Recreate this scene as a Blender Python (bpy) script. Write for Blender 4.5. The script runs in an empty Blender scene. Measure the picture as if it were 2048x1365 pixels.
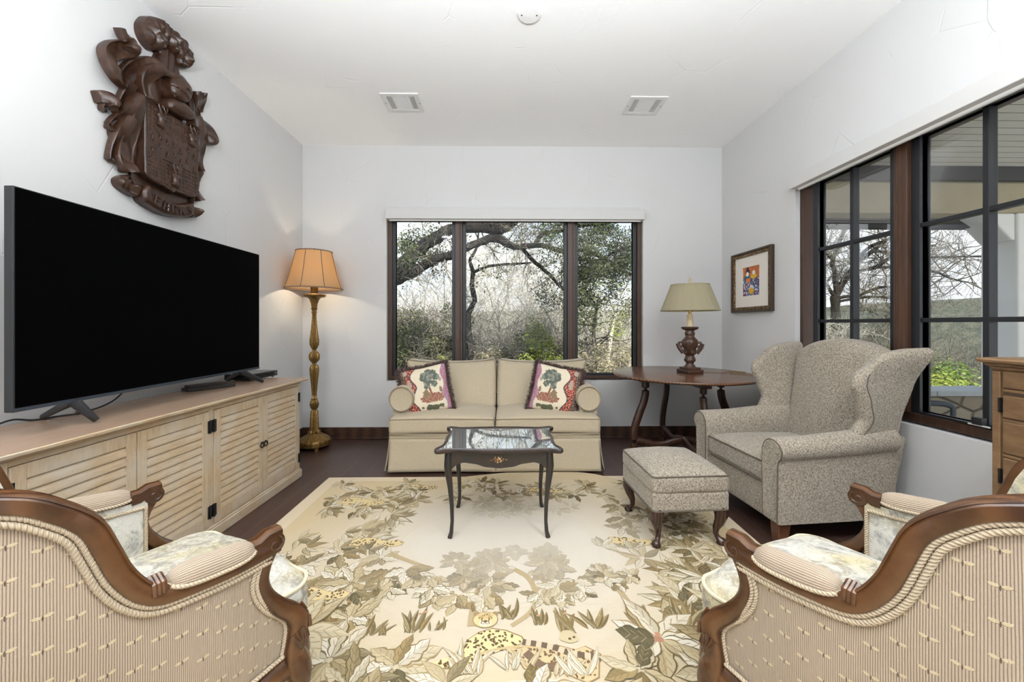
import bpy, math, random
from mathutils import Vector, Matrix, noise as mnoise
from mathutils.geometry import delaunay_2d_cdt
PI = math.pi
scn = bpy.context.scene
C = scn.collection
# ---------------------------------------------------------------- camera
cam_d = bpy.data.cameras.new('camera')
cam = bpy.data.objects.new('camera', cam_d); C.objects.link(cam)
cam.location = (0, 0, 1.19)
cam.rotation_euler = (PI/2, 0, -0.0146)
cam_d.sensor_width = 36.0
cam_d.lens = 785.0/2048*36
cam_d.shift_y = -33.5/2048
cam_d.clip_start = 0.05; cam_d.clip_end = 3000
scn.camera = cam
# ---------------------------------------------------------------- world, sun, area lights, exposure
w = bpy.data.worlds.new('world'); scn.world = w; w.use_nodes = True
nt = w.node_tree
bg = nt.nodes['Background']; bg.inputs['Strength'].default_value = 1.6
tc = nt.nodes.new('ShaderNodeTexCoord'); sp = nt.nodes.new('ShaderNodeSeparateXYZ')
nt.links.new(tc.outputs['Generated'], sp.inputs[0])
rp = nt.nodes.new('ShaderNodeValToRGB')
rp.color_ramp.elements[0].position = 0.0; rp.color_ramp.elements[0].color = (.86, .89, .93, 1)
rp.color_ramp.elements[1].position = 0.6; rp.color_ramp.elements[1].color = (.36, .54, .82, 1)
e = rp.color_ramp.elements.new(.22); e.color = (.66, .77, .90, 1)
nt.links.new(sp.outputs['Z'], rp.inputs[0])
cn = nt.nodes.new('ShaderNodeTexNoise'); cn.inputs['Scale'].default_value = 3.2; cn.inputs['Detail'].default_value = 6
mp = nt.nodes.new('ShaderNodeMapping'); mp.inputs['Scale'].default_value = (1, 1, 3.5)
nt.links.new(tc.outputs['Generated'], mp.inputs[0]); nt.links.new(mp.outputs[0], cn.inputs['Vector'])
cr = nt.nodes.new('ShaderNodeValToRGB'); cr.color_ramp.elements[0].position = .42; cr.color_ramp.elements[1].position = .62
nt.links.new(cn.outputs['Fac'], cr.inputs[0])
mx = nt.nodes.new('ShaderNodeMixRGB'); mx.inputs[2].default_value = (.95, .95, .96, 1)
nt.links.new(cr.outputs[0], mx.inputs[0]); nt.links.new(rp.outputs[0], mx.inputs[1]); nt.links.new(mx.outputs[0], bg.inputs['Color'])

def light(name, kind, loc, rot, energy, color=(1, 1, 1), **kw):
    d = bpy.data.lights.new(name, kind); d.energy = energy; d.color = color
    for k, v in kw.items(): setattr(d, k, v)
    o = bpy.data.objects.new(name, d); C.objects.link(o); o.location = loc; o.rotation_euler = rot
    return o
# sun high over the house, from behind the camera towards the yard
light('sun', 'SUN', (0, 0, 20), (math.radians(48), math.radians(-10), math.radians(30)), 10.0, (1, .95, .86), angle=.009)
# added area fill at an unseen rear-wall opening, standing in for daylight
light('rear_fill', 'AREA', (0.1, -3.05, 1.35), (math.radians(86), 0, 0), 30, (.90, .955, 1), shape='RECTANGLE', size=3.6, size_y=2.1)
# added upward fills without fixtures, behind the camera, to brighten the ceiling
for lx in (-.42, .55):
    light('uplight_fill', 'AREA', (lx, -.30, 1.72), (PI, 0, 0), 150, (.90, .955, 1), shape='DISK', size=.5)
# added downward fills without fixtures, out of view, to brighten the furniture
for lx in (-1.25, 1.35):
    light('downlight_fill', 'AREA', (lx, 0.1, 3.02), (0, 0, 0), 28, (1, .985, .96), shape='DISK', size=.22)
scn.view_settings.view_transform = 'Standard'
scn.view_settings.look = 'None'
scn.view_settings.gamma = 1.0
scn.view_settings.use_curve_mapping = False
scn.view_settings.exposure = -.02
scn.cycles.use_denoising = True
scn.cycles.max_bounces = 10; scn.cycles.diffuse_bounces = 6; scn.cycles.transparent_max_bounces = 24
scn.cycles.caustics_reflective = False; scn.cycles.caustics_refractive = False
scn.cycles.sample_clamp_indirect = 6.0

# ---------------------------------------------------------------- mesh tools
def cr_spline(pts, n):
    """n points along a Catmull-Rom curve through pts (any dimension)"""
    pts = [tuple(p) for p in pts]; m = len(pts) - 1; out = []
    for i in range(n):
        t = i/(n-1)*m; k = min(int(t), m-1); t -= k
        p0 = pts[max(k-1, 0)]; p1 = pts[k]; p2 = pts[k+1]; p3 = pts[min(k+2, m)]
        out.append(tuple(.5*((2*b)+(c-a)*t+(2*a-5*b+4*c-d)*t*t+(3*b-a-3*c+d)*t*t*t) for a, b, c, d in zip(p0, p1, p2, p3)))
    return out
def lerp(a, b, t): return a+(b-a)*t
def interp(tab, x):
    if x <= tab[0][0]: return tab[0][1]
    for (x0, y0), (x1, y1) in zip(tab, tab[1:]):
        if x <= x1:
            t = (x-x0)/(x1-x0); t = t*t*(3-2*t)*.5+t*.5
            return y0+(y1-y0)*t
    return tab[-1][1]

class MB:
    def __init__(s): s.v = []; s.f = []; s.c = []; s.m = []; s.uv = {}; s.col = None; s.mi = 0
    def vert(s, p): s.v.append((p[0], p[1], p[2])); return len(s.v)-1
    def face(s, idx): s.f.append(tuple(idx)); s.c.append(s.col); s.m.append(s.mi)
    def box(s, x0, x1, y0, y1, z0, z1, M=None):
        b = len(s.v)
        for z in (z0, z1):
            for x, y in ((x0, y0), (x1, y0), (x1, y1), (x0, y1)):
                p = Vector((x, y, z)); s.vert(M @ p if M else p)
        for q in ((0, 3, 2, 1), (4, 5, 6, 7), (0, 1, 5, 4), (1, 2, 6, 5), (2, 3, 7, 6), (3, 0, 4, 7)): s.face([b+i for i in q])
        return s
    def loft(s, rings, cap=True, close=True, closev=False):
        b = len(s.v); n = len(rings[0]); m = len(rings)
        for r in rings:
            for p in r: s.vert(p)
        for i in range(m if closev else m-1):
            for j in range(n if close else n-1):
                j2 = (j+1) % n; i2 = (i+1) % m
                s.face((b+i*n+j, b+i*n+j2, b+i2*n+j2, b+i2*n+j))
        if cap and close and not closev:
            s.face([b+j for j in range(n)][::-1]); s.face([b+(m-1)*n+j for j in range(n)])
        return s
    def tube(s, pts, r, n=8, cap=True, closed=False, flat=1.0, twist=0, lobes=0, up=None):
        pts = [Vector(p) for p in pts]; m = len(pts); rings = []; prev = None
        for i, p in enumerate(pts):
            if closed: t = pts[(i+1) % m]-pts[i-1]
            else: t = pts[min(i+1, m-1)]-pts[max(i-1, 0)]
            if t.length < 1e-9: t = Vector((0, 0, 1))
            t.normalize()
            if up is not None: a = Vector(up)
            elif prev is None: a = Vector((0, 0, 1)) if abs(t.z) < .9 else Vector((1, 0, 0))
            else: a = prev
            a = a-t*a.dot(t)
            if a.length < 1e-6: a = t.orthogonal()
            a.normalize(); prev = a; c = t.cross(a)
            rr = r[i] if isinstance(r, (list, tuple)) else r
            ring = []
            for k in range(n):
                th = 2*PI*k/n; q = rr
                if lobes: q = rr*(.74+.26*abs(math.cos(lobes*th/2)))
                th += twist*i
                ring.append(p+a*(math.cos(th)*q)+c*(math.sin(th)*q*flat))
            rings.append(ring)
        return s.loft(rings, cap, True, closed)
    def lathe(s, prof, n=32, c=(0, 0, 0), mod=None, cap=True):
        rings = []
        for r, z in prof:
            rings.append([(c[0]+math.cos(2*PI*k/n)*(r*(mod(2*PI*k/n, r, z) if mod else 1)), c[1]+math.sin(2*PI*k/n)*(r*(mod(2*PI*k/n, r, z) if mod else 1)), c[2]+z) for k in range(n)])
        return s.loft(rings, cap)
    def grid(s, fn, nu, nv, uvfn=None, closeu=False):
        b = len(s.v); w_ = nu if closeu else nu+1
        for j in range(nv+1):
            for i in range(w_):
                k = s.vert(fn(i/nu, j/nv))
                if uvfn: s.uv[k] = uvfn(i/nu, j/nv)
        for j in range(nv):
            for i in range(nu):
                i2 = (i+1) % w_
                s.face((b+j*w_+i, b+j*w_+i2, b+(j+1)*w_+i2, b+(j+1)*w_+i))
        return s
    def prism(s, poly, z0, z1, xf=lambda x, y, z: (x, y, z)):
        n = len(poly); b = len(s.v)
        for z in (z0, z1):
            for x, y in poly: s.vert(xf(x, y, z))
        for i in range(n): s.face((b+i, b+(i+1) % n, b+n+(i+1) % n, b+n+i))
        s.face([b+i for i in range(n)][::-1]); s.face([b+n+i for i in range(n)])
        return s
    def flat(s, poly, xf):
        b = len(s.v)
        for x, y in poly: s.vert(xf(x, y))
        s.face(range(b, b+len(poly)))
    def rbox(s, sx, sy, sz, r, n=10, crown=(0, 0), side=0, xf=None, nr=3, pinch=0):
        """soft box centred on the origin: rounded edges, crowned faces"""
        def axis(hl):
            a = [-hl+r*(1-math.cos(PI/2*i/nr)) for i in range(nr+1)]
            mid = [(-hl+r)+(2*hl-2*r)*i/n for i in range(1, n)]
            return a+mid+[-q for q in a[::-1]]
        h = (sx/2, sy/2, sz/2); ax = [axis(q) for q in h]; idx = {}
        def put(x, y, z):
            c = [max(-h[i]+r, min(h[i]-r, q)) for i, q in enumerate((x, y, z))]
            d = Vector((x-c[0], y-c[1], z-c[2]))
            if d.length > 1e-9: d = d.normalized()*r
            p = Vector(c)+d
            u, v, t = x/h[0], y/h[1], z/h[2]
            bu = (1-u*u)*(1-v*v)
            p.z += (crown[0] if t > 0 else -crown[1])*bu*abs(t)
            if side: p.x += side*u*(1-v*v)*(1-t*t); p.y += side*v*(1-u*u)*(1-t*t)
            if pinch: p.x *= 1-pinch*abs(v)**2*0+pinch*(abs(u*v))**3; p.y *= 1+pinch*(abs(u*v))**3
            key = (round(x, 5), round(y, 5), round(z, 5))
            if key not in idx: idx[key] = s.vert(xf(p) if xf else p)
            return idx[key]
        for a in range(3):
            b, c = (a+1) % 3, (a+2) % 3
            for sg in (-1, 1):
                for i in range(len(ax[b])-1):
                    for j in range(len(ax[c])-1):
                        q = []
                        for (ii, jj) in ((i, j), (i+1, j), (i+1, j+1), (i, j+1)):
                            p = [0, 0, 0]; p[a] = sg*h[a]; p[b] = ax[b][ii]; p[c] = ax[c][jj]; q.append(put(*p))
                        s.face(q if sg > 0 else q[::-1])
        return s
    def relief(s, poly, back, height, rad, xf, step=.012, fn=None, smooth_in=True):
        """carved panel: outline poly (2D) raised by its distance from the outline; xf(u, v, w) -> 3D"""
        n = len(poly); pts = [Vector(p) for p in poly]
        def inside(x, y):
            c = False
            for i in range(n):
                x0, y0 = poly[i]; x1, y1 = poly[i-1]
                if (y0 > y) != (y1 > y) and x < (x1-x0)*(y-y0)/(y1-y0)+x0: c = not c
            return c
        def dist(x, y):
            best = 9
            for i in range(n):
                ax, ay = poly[i-1]; bx, by = poly[i]; dx, dy = bx-ax, by-ay
                t = max(0, min(1, ((x-ax)*dx+(y-ay)*dy)/(dx*dx+dy*dy+1e-12)))
                best = min(best, math.hypot(x-ax-t*dx, y-ay-t*dy))
            return best
        vs = [p.to_2d() for p in pts]; ds = [0]*n
        x0 = min(p[0] for p in poly); x1 = max(p[0] for p in poly); y0 = min(p[1] for p in poly); y1 = max(p[1] for p in poly)
        y = y0; k = 0
        while y < y1:
            x = x0+(k % 2)*step/2
            while x < x1:
                if inside(x, y):
                    d = dist(x, y)
                    if d > step*.35: vs.append(Vector((x, y))); ds.append(d)
                x += step
            y += step*.87; k += 1
        ov, oe, of, orig, _, _ = delaunay_2d_cdt(vs, [], [list(range(n))], 1, 1e-6)
        b = len(s.v)
        for i, p in enumerate(ov):
            d = ds[orig[i][0]] if orig[i] else 0
            t = min(1, d/rad); hh = back+height*(.35+.65*math.sqrt(max(0, 1-(1-t)**2)))
            if fn: hh += fn(p.x, p.y, d)
            s.vert(xf(p.x, p.y, hh))
        for f in of: s.face([b+i for i in f])
        e0 = len(s.v)
        for x, y in poly: s.vert(xf(x, y, back+height*.35)); 
        for x, y in poly: s.vert(xf(x, y, 0))
        area = sum(poly[i-1][0]*poly[i][1]-poly[i][0]*poly[i-1][1] for i in range(n))
        for i in range(n):
            j = (i+1) % n
            q = (e0+i, e0+j, e0+n+j, e0+n+i)
            s.face(q if area < 0 else q[::-1])
        return s
    def build(s, name, mats, parent=None, smooth=40, bevel=None, sub=0, solid=None, loc=None, rotz=None, seg=2):
        me = bpy.data.meshes.new(name)
        me.from_pydata(s.v, [], s.f)
        if not isinstance(mats, (list, tuple)): mats = [mats]
        for m_ in mats: me.materials.append(m_)
        if len(mats) > 1: me.polygons.foreach_set('material_index', s.m)
        if s.uv:
            uvl = me.uv_layers.new(name='UVMap'); lv = [0]*len(me.loops); me.loops.foreach_get('vertex_index', lv)
            flat = []
            for i in lv: flat.extend(s.uv.get(i, (0, 0)))
            uvl.data.foreach_set('uv', flat)
        if any(c is not None for c in s.c):
            at = me.color_attributes.new('Col', 'FLOAT_COLOR', 'CORNER'); fl = []
            for p, c in zip(s.f, s.c):
                c = c or (1, 1, 1); fl.extend((c[0], c[1], c[2], 1.0)*len(p))
            at.data.foreach_set('color', fl)
        me.update()
        if smooth:
            me.shade_smooth()
            if smooth < 180: me.set_sharp_from_angle(angle=math.radians(smooth))
        o = bpy.data.objects.new(name, me); C.objects.link(o)
        if parent: o.parent = parent
        if loc: o.location = loc
        if rotz is not None: o.rotation_euler = (0, 0, rotz)
        if solid:
            m_ = o.modifiers.new('solid', 'SOLIDIFY'); m_.thickness = solid; m_.offset = 0
        if bevel:
            m_ = o.modifiers.new('bevel', 'BEVEL'); m_.width = bevel; m_.segments = seg; m_.limit_method = 'ANGLE'; m_.angle_limit = math.radians(40)
        if sub:
            m_ = o.modifiers.new('sub', 'SUBSURF'); m_.levels = sub; m_.render_levels = sub
        return o

def tag(o, label, cat, group=None):
    o['label'] = label; o['category'] = cat
    if group: o['group'] = group
    return o
def thing(name, label, cat, loc=(0, 0, 0), rotz=0, group=None):
    o = bpy.data.objects.new(name, None); C.objects.link(o)
    o.location = loc; o.rotation_euler = (0, 0, rotz); o.empty_display_size = .1
    return tag(o, label, cat, group)
def struct(o, label=None, cat=None):
    o['kind'] = 'structure'
    if label: o['label'] = label
    if cat: o['category'] = cat
    return o
def dup(root, loc, rotz, label=None):
    r = root.copy(); C.objects.link(r); r.location = loc; r.rotation_euler = (0, 0, rotz)
    if label: r['label'] = label
    for ch in list(root.children):
        c_ = ch.copy(); C.objects.link(c_); c_.parent = r
        for g in list(ch.children):
            d_ = g.copy(); C.objects.link(d_); d_.parent = c_
    return r

# ---------------------------------------------------------------- materials
class NT:
    def __init__(s, name):
        s.m = bpy.data.materials.new(name); s.m.use_nodes = True; s.t = s.m.node_tree; s.b = s.t.nodes['Principled BSDF']
    def n(s, typ, **kw):
        nd = s.t.nodes.new('ShaderNode'+typ)
        for k, v in kw.items():
            if hasattr(nd, k): setattr(nd, k, v)
        return nd
    def put(s, sock, v):
        if hasattr(v, 'links') or isinstance(v, bpy.types.NodeSocket): s.t.links.new(v, sock)
        elif v is not None:
            if isinstance(v, (tuple, list)) and len(v) == 3 and len(getattr(sock, 'default_value', (0, 0, 0))) == 4: v = (*v, 1)
            sock.default_value = v
    def math(s, op, a, b=None, c=None, clamp=False):
        nd = s.n('Math', operation=op); nd.use_clamp = clamp
        for i, q in enumerate((a, b, c)):
            if q is not None: s.put(nd.inputs[i], q)
        return nd.outputs[0]
    def mix(s, fac, a, b, blend='MIX'):
        nd = s.n('MixRGB', blend_type=blend)
        s.put(nd.inputs[0], fac); s.put(nd.inputs[1], a); s.put(nd.inputs[2], b); return nd.outputs[0]
    def ramp(s, fac, stops):
        nd = s.n('ValToRGB'); el = nd.color_ramp.elements
        while len(el) < len(stops): el.new(.5)
        for e_, (p, c_) in zip(el, stops):
            e_.position = p; e_.color = (c_, c_, c_, 1) if not isinstance(c_, (tuple, list)) else (*c_, 1)
        s.put(nd.inputs[0], fac); return nd.outputs[0]
    def coord(s, kind='Object', scale=(1, 1, 1), rot=(0, 0, 0)):
        t = s.n('TexCoord'); m_ = s.n('Mapping'); m_.inputs['Scale'].default_value = scale; m_.inputs['Rotation'].default_value = rot
        s.t.links.new(t.outputs[kind], m_.inputs[0]); return m_.outputs[0]
    def noise(s, vec, scale, detail=4, rough=.5, dist=0):
        nd = s.n('TexNoise'); s.put(nd.inputs['Vector'], vec); nd.inputs['Scale'].default_value = scale
        nd.inputs['Detail'].default_value = detail; nd.inputs['Roughness'].default_value = rough; nd.inputs['Distortion'].default_value = dist
        return nd.outputs['Fac']
    def voro(s, vec, scale, feature='F1', out='Distance', rand=1):
        nd = s.n('TexVoronoi', feature=feature); s.put(nd.inputs['Vector'], vec); nd.inputs['Scale'].default_value = scale
        nd.inputs['Randomness'].default_value = rand
        return nd.outputs[out]
    def wave(s, vec, scale, dist=0, detail=2, dscale=1, dirn='X', typ='BANDS', prof='SIN'):
        nd = s.n('TexWave', wave_type=typ, wave_profile=prof); nd.bands_direction = dirn
        s.put(nd.inputs['Vector'], vec); nd.inputs['Scale'].default_value = scale; nd.inputs['Distortion'].default_value = dist
        nd.inputs['Detail'].default_value = detail; nd.inputs['Detail Scale'].default_value = dscale
        return nd.outputs['Fac']
    def sep(s, vec):
        nd = s.n('SeparateXYZ'); s.put(nd.inputs[0], vec); return nd.outputs
    def bump(s, h, strength=.3, dist=.01):
        nd = s.n('Bump'); s.put(nd.inputs['Height'], h); nd.inputs['Strength'].default_value = strength; nd.inputs['Distance'].default_value = dist
        s.t.links.new(nd.outputs[0], s.b.inputs['Normal'])
    def set(s, col=None, rough=None, metal=None, spec=None, **kw):
        for k, v in (('Base Color', col), ('Roughness', rough), ('Metallic', metal), ('Specular IOR Level', spec)):
            if v is not None: s.put(s.b.inputs[k], v)
        for k, v in kw.items(): s.put(s.b.inputs[k.replace('_', ' ')], v)
        return s.m

def plain(name, col, rough=.5, metal=0, spec=.5, var=0, vscale=8, bump=0, bscale=60, bdist=.004, col2=None, kind='Object', **kw):
    n = NT(name); v = n.coord(kind)
    c_ = col
    if var or col2:
        c2 = col2 or tuple(q*(1-var) for q in col)
        c_ = n.mix(n.ramp(n.noise(v, vscale, 5), ((.3, 0.), (.7, 1.))), col, c2)
    if bump: n.bump(n.noise(v, bscale, 4), bump, bdist)
    return n.set(c_, rough, metal, spec, **kw)

def wood(name, c1, c2, rough=.4, scale=(1, 1, 1), rot=(0, 0, 0), fine=30, spec=.5, bump=.05, dist=2.5, wash=None):
    n = NT(name); v = n.coord('Object', scale, rot)
    g = n.wave(v, 5, dist, 3, 1.5, 'X'); f = n.noise(v, fine, 6, .65)
    k = n.math('ADD', n.math('MULTIPLY', g, .45), n.math('MULTIPLY', f, .55))
    c_ = n.mix(n.ramp(k, ((.25, 0.), (.75, 1.))), c1, c2)
    if wash:
        c_ = n.mix(n.ramp(n.noise(n.coord(), 6, 5, .6), ((.4, 0.), (.7, .75))), c_, wash)
    n.bump(f, bump, .003)
    return n.set(c_, rough, 0, spec)
def fabric(name, c1, c2, scale=400, rough=.95, bump=.25, big=.12, weave='xy'):
    n = NT(name); v = n.coord()
    a = n.noise(v, scale, 2, .6); b = n.noise(v, 5, 3)
    c_ = n.mix(n.ramp(a, ((.32, 0.), (.68, 1.))), c1, c2)
    c_ = n.mix(n.math('MULTIPLY', b, big), c_, tuple(q*.75 for q in c1))
    n.bump(a, bump, .002)
    return n.set(c_, rough, 0, .15, Sheen_Weight=.15)
# ================================================================ SETTING
XL, XR, YB, ZC, YR = -2.11, 2.27, 4.10, 3.05, -3.1
def plaster(name, col):
    n = NT(name); v = n.coord()
    big = n.noise(v, 2.2, 4, .6); fine = n.noise(v, 18, 4, .55)
    arcs = n.ramp(n.voro(n.coord('Object', (1, 1.3, .8), (.4, .3, .6)), 2.3, 'DISTANCE_TO_EDGE'), ((0., 0.), (.012, 1.)))
    mask = n.ramp(n.noise(v, 3.1, 2), ((.54, 1.), (.6, 0.)))
    arcs = n.math('MAXIMUM', arcs, mask)
    h = n.math('ADD', n.math('MULTIPLY', big, .5), n.math('ADD', n.math('MULTIPLY', fine, .12), n.math('MULTIPLY', arcs, .25)))
    n.bump(h, .36, .02)
    c_ = n.mix(n.math('MULTIPLY', big, .25), col, tuple(q*.94 for q in col))
    return n.set(c_, .85, 0, .2)
M_wall = plaster('wall_plaster', (.63, .63, .63))
M_ceil = plaster('ceiling_plaster', (.90, .90, .90))
M_white = plain('white_paint', (.80, .80, .79), .45, bump=.05)
M_shade = plain('shade_cassette_white', (.585, .58, .57), .55)
M_trimwood = wood('dark_trim_wood', (.026, .012, .008), (.070, .034, .019), .38, (.5, .5, 9), fine=12, bump=.05)
M_winwood = wood('window_oak', (.022, .010, .006), (.082, .037, .019), .42, (6, 6, .35), fine=30, bump=.15)
M_sash = plain('bronze_sash', (.011, .012, .015), .4, .1)

def floor_mat():
    n = NT('dark_floor_planks'); t = n.coord('Object', (1, 1, 1), (0, 0, PI/2))
    br = n.n('TexBrick'); n.put(br.inputs['Vector'], t)
    br.offset = .37; br.inputs['Scale'].default_value = 1; br.inputs['Brick Width'].default_value = 1.35; br.inputs['Row Height'].default_value = .185
    br.inputs['Mortar Size'].default_value = .0025; br.inputs['Color1'].default_value = (0, 0, 0, 1); br.inputs['Color2'].default_value = (1, 1, 1, 1); br.inputs['Mortar'].default_value = (.5, .5, .5, 1)
    g = n.noise(n.coord('Object', (14, 1.2, 1)), 5, 6, .65)
    c_ = n.mix(g, (.022, .012, .010), (.075, .040, .030))
    c_ = n.mix(n.math('MULTIPLY', br.outputs['Color'], .35), c_, (.085, .045, .032))
    c_ = n.mix(br.outputs['Fac'], c_, (.10, .075, .06))
    n.bump(n.math('SUBTRACT', n.math('MULTIPLY', g, .15), br.outputs['Fac']), .25, .004)
    return n.set(c_, n.math('ADD', .26, n.math('MULTIPLY', g, .2)), 0, .5)
M_floor = floor_mat()

b = MB(); b.box(XL-.2, XR+.2, YR-.2, YB+.2, -.12, 0); struct(b.build('floor', M_floor, smooth=0))
b = MB(); b.box(XL-.2, XR+.2, YR-.2, YB+.2, ZC, ZC+.25); struct(b.build('ceiling', M_ceil, smooth=0))
b = MB(); b.box(XL-.2, XL, YR, YB+.2, 0, ZC); struct(b.build('wall_left', M_wall, smooth=0))
def wall_open(name, axis, plane, thick, a0, a1, z1, holes):
    b = MB()
    def bx(u0, u1, za, zb):
        if u1-u0 < 1e-6 or zb-za < 1e-6: return
        if axis == 'y': b.box(u0, u1, min(plane, plane+thick), max(plane, plane+thick), za, zb)
        else: b.box(min(plane, plane+thick), max(plane, plane+thick), u0, u1, za, zb)
    u = a0
    for (h0, h1, za, zb) in holes:
        bx(u, h0, 0, z1); bx(h0, h1, 0, za); bx(h0, h1, zb, z1); u = h1
    bx(u, a1, 0, z1)
    return struct(b.build(name, M_wall, smooth=0))
BW = (-1.245, 1.435, .60, 2.37)          # back window opening x0,x1,z0,z1
RW = (1.45, 3.05, .625, 2.30)            # right window opening y0,y1
wall_open('wall_back', 'y', YB, .2, XL, XR+.2, ZC, [BW])
wall_open('wall_right', 'x', XR, .2, YR, YB, ZC, [RW])
wall_open('wall_rear', 'y', YR, -.2, XL, XR, ZC, [(-1.7, 1.9, .25, 2.45)])  # opening in this unseen wall is added to let light in
# baseboards
def baseboard(name, x0, x1, y0, y1, sx, sy):
    b = MB(); b.box(x0, x1, y0, y1, .012, .122)
    b.box(x0-(.008 if sx < 0 else 0), x1+(.008 if sx > 0 else 0), y0-(.008 if sy < 0 else 0), y1, 0, .018)
    struct(b.build(name, M_trimwood, smooth=0, bevel=.004))
baseboard('baseboard_back', XL, XR, YB-.018, YB, 0, -1)
baseboard('baseboard_left', XL, XL+.018, YR, YB-.018, 1, 0)
baseboard('baseboard_right', XR-.018, XR, YR, YB-.018, -1, 0)

def glass_mat():
    n = NT('window_glass'); t = n.t
    tr = n.n('BsdfTransparent'); tr.inputs[0].default_value = (.96, .975, .97, 1)
    gl = n.n('BsdfGlossy'); gl.inputs['Roughness'].default_value = .02
    fr = n.n('Fresnel'); fr.inputs['IOR'].default_value = 1.45
    ms = n.n('MixShader'); out = t.nodes['Material Output']
    t.links.new(n.math('MULTIPLY', fr.outputs[0], .22), ms.inputs[0]); t.links.new(tr.outputs[0], ms.inputs[1]); t.links.new(gl.outputs[0], ms.inputs[2])
    t.links.new(ms.outputs[0], out.inputs['Surface']); return n.m
M_glass = glass_mat()

def rect_frame(b, x0, x1, z0, z1, wl, wr, wb, wt, y0, y1, xf):
    """picture-frame of four bars; xf(u, d, z) -> world"""
    for (a, c, d, e_) in ((x0, x0+wl, z0, z1), (x1-wr, x1, z0, z1), (x0+wl, x1-wr, z0, z0+wb), (x0+wl, x1-wr, z1-wt, z1)):
        k = len(b.v)
        for z in (d, e_):
            for u, dd in ((a, y0), (c, y0), (c, y1), (a, y1)): b.vert(xf(u, dd, z))
        for q in ((0, 3, 2, 1), (4, 5, 6, 7), (0, 1, 5, 4), (1, 2, 6, 5), (2, 3, 7, 6), (3, 0, 4, 7)): b.face([k+i for i in q])
def bar(b, u0, u1, d0, d1, z0, z1, xf):
    k = len(b.v)
    for z in (z0, z1):
        for u, dd in ((u0, d0), (u1, d0), (u1, d1), (u0, d1)): b.vert(xf(u, dd, z))
    for q in ((0, 3, 2, 1), (4, 5, 6, 7), (0, 1, 5, 4), (1, 2, 6, 5), (2, 3, 7, 6), (3, 0, 4, 7)): b.face([k+i for i in q])

def window(name, label, xf, op, panes, woods, muntins, sw=.045):
    """op: opening; panes: (u0,u1,z0,z1) glass openings; woods: vertical wood mullions (u0,u1)"""
    root = thing(name, label, 'window'); root['kind'] = 'structure'
    b = MB(); rect_frame(b, op[0]+.002, op[1]-.002, op[2]+.012, op[3]-.002, woods[0], woods[1], woods[2], .05, .035, .15, xf)
    for (u0, u1) in woods[3]:
        bar(b, u0, u1, .02, .15, op[2]+.012+woods[2], op[3]-.05, xf)
        um = (u0+u1)/2; bar(b, um+.012, um+.02, .012, .03, op[2]+.012+woods[2], op[3]-.05, xf)
    b.build('window_frame', M_winwood, root, smooth=0, bevel=.003)
    for i, (u0, u1, z0, z1) in enumerate(panes):
        b = MB(); rect_frame(b, u0-sw, u1+sw, z0-.04, z1+.04, sw, sw, .04, .04, .045, .11, xf)
        rect_frame(b, u0-.006, u1+.006, z0-.006, z1+.006, .006, .006, .006, .006, .06, .10, xf)
        for (kind, q) in muntins:
            if kind == 'v': bar(b, lerp(u0, u1, q)-.013, lerp(u0, u1, q)+.013, .055, .1, z0, z1, xf)
            else: bar(b, u0, u1, .056, .099, q-.012, q+.012, xf)
        sash = b.build('sash', M_sash, root, smooth=0, bevel=.002)
        b = MB(); bar(b, u0-.003, u1+.003, .076, .08, z0-.003, z1+.003, xf); b.build('pane', M_glass, sash, smooth=0)
    return root
xb = lambda u, d, z: (u, YB+d, z)
window('window_1', 'wide three-pane window with dark wood mullions above the beige sofa', xb, BW,
       [(-1.165, -.572, .672, 2.28), (-.428, .612, .672, 2.28), (.757, 1.347, .672, 2.28)], (.045, .045, .035, [(-.538, -.460), (.646, .724)]), (), .032)
xr = lambda u, d, z: (XR+d, u, z)
window('window_2', 'gridded dark-framed casement window beside the wing chair on the right wall', xr, RW,
       [(1.575, 2.165, .70, 2.245), (2.335, 2.885, .70, 2.245)], (.11, .03, .05, [(2.21, 2.29)]), (('v', .5), ('h', 1.747), ('h', 1.213)))
# plaster sill / reveal edges are the wall itself; lock hardware on the right sash
b = MB(); bar(b, 1.70, 1.98, .03, .046, .694, .702, xr); b.box(XR+.02, XR+.05, 1.86, 1.90, .70, .735)
o = b.build('sash_lock', plain('lock_black', (.01, .01, .012), .4), None, smooth=0, bevel=.002)
b = MB(); bar(b, 1.83, 1.92, .026, .031, .694, .701, xr)
o2 = b.build('rating_label', plain('label_white', (.6, .6, .6), .6), o, smooth=0)
tag(o, 'black sash lock and track on the sill of the right window', 'window lock')
# roller-shade cassettes
def cassette(label, xf, u0, u1, zb, zt, dep):
    root = thing('shade_cassette', label, 'window shade')
    b = MB(); bar(b, u0, u1, -dep, -.004, zb, zt, xf); b.build('fascia', M_shade, root, smooth=0, bevel=.004)
    b = MB(); bar(b, u0+.03, u1-.03, -.03, 0, zt, zt+.035, xf); b.build('mounting_strip', M_shade, root, smooth=0, bevel=.003)
    b = MB(); pts = [xf(lerp(u0+.03, u1-.03, i/8), -dep*.45, zb-.002) for i in range(9)]; b.tube(pts, .012, 10); b.build('hem_bar', M_white, root)
    return root
cassette('long white roller-shade cassette over the window behind the sofa', xb, -1.232, 1.425, 2.268, 2.372, .085)
cassette('white roller-shade cassette over the gridded window on the right wall', xr, 1.25, 2.975, 2.222, 2.312, .105)

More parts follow.
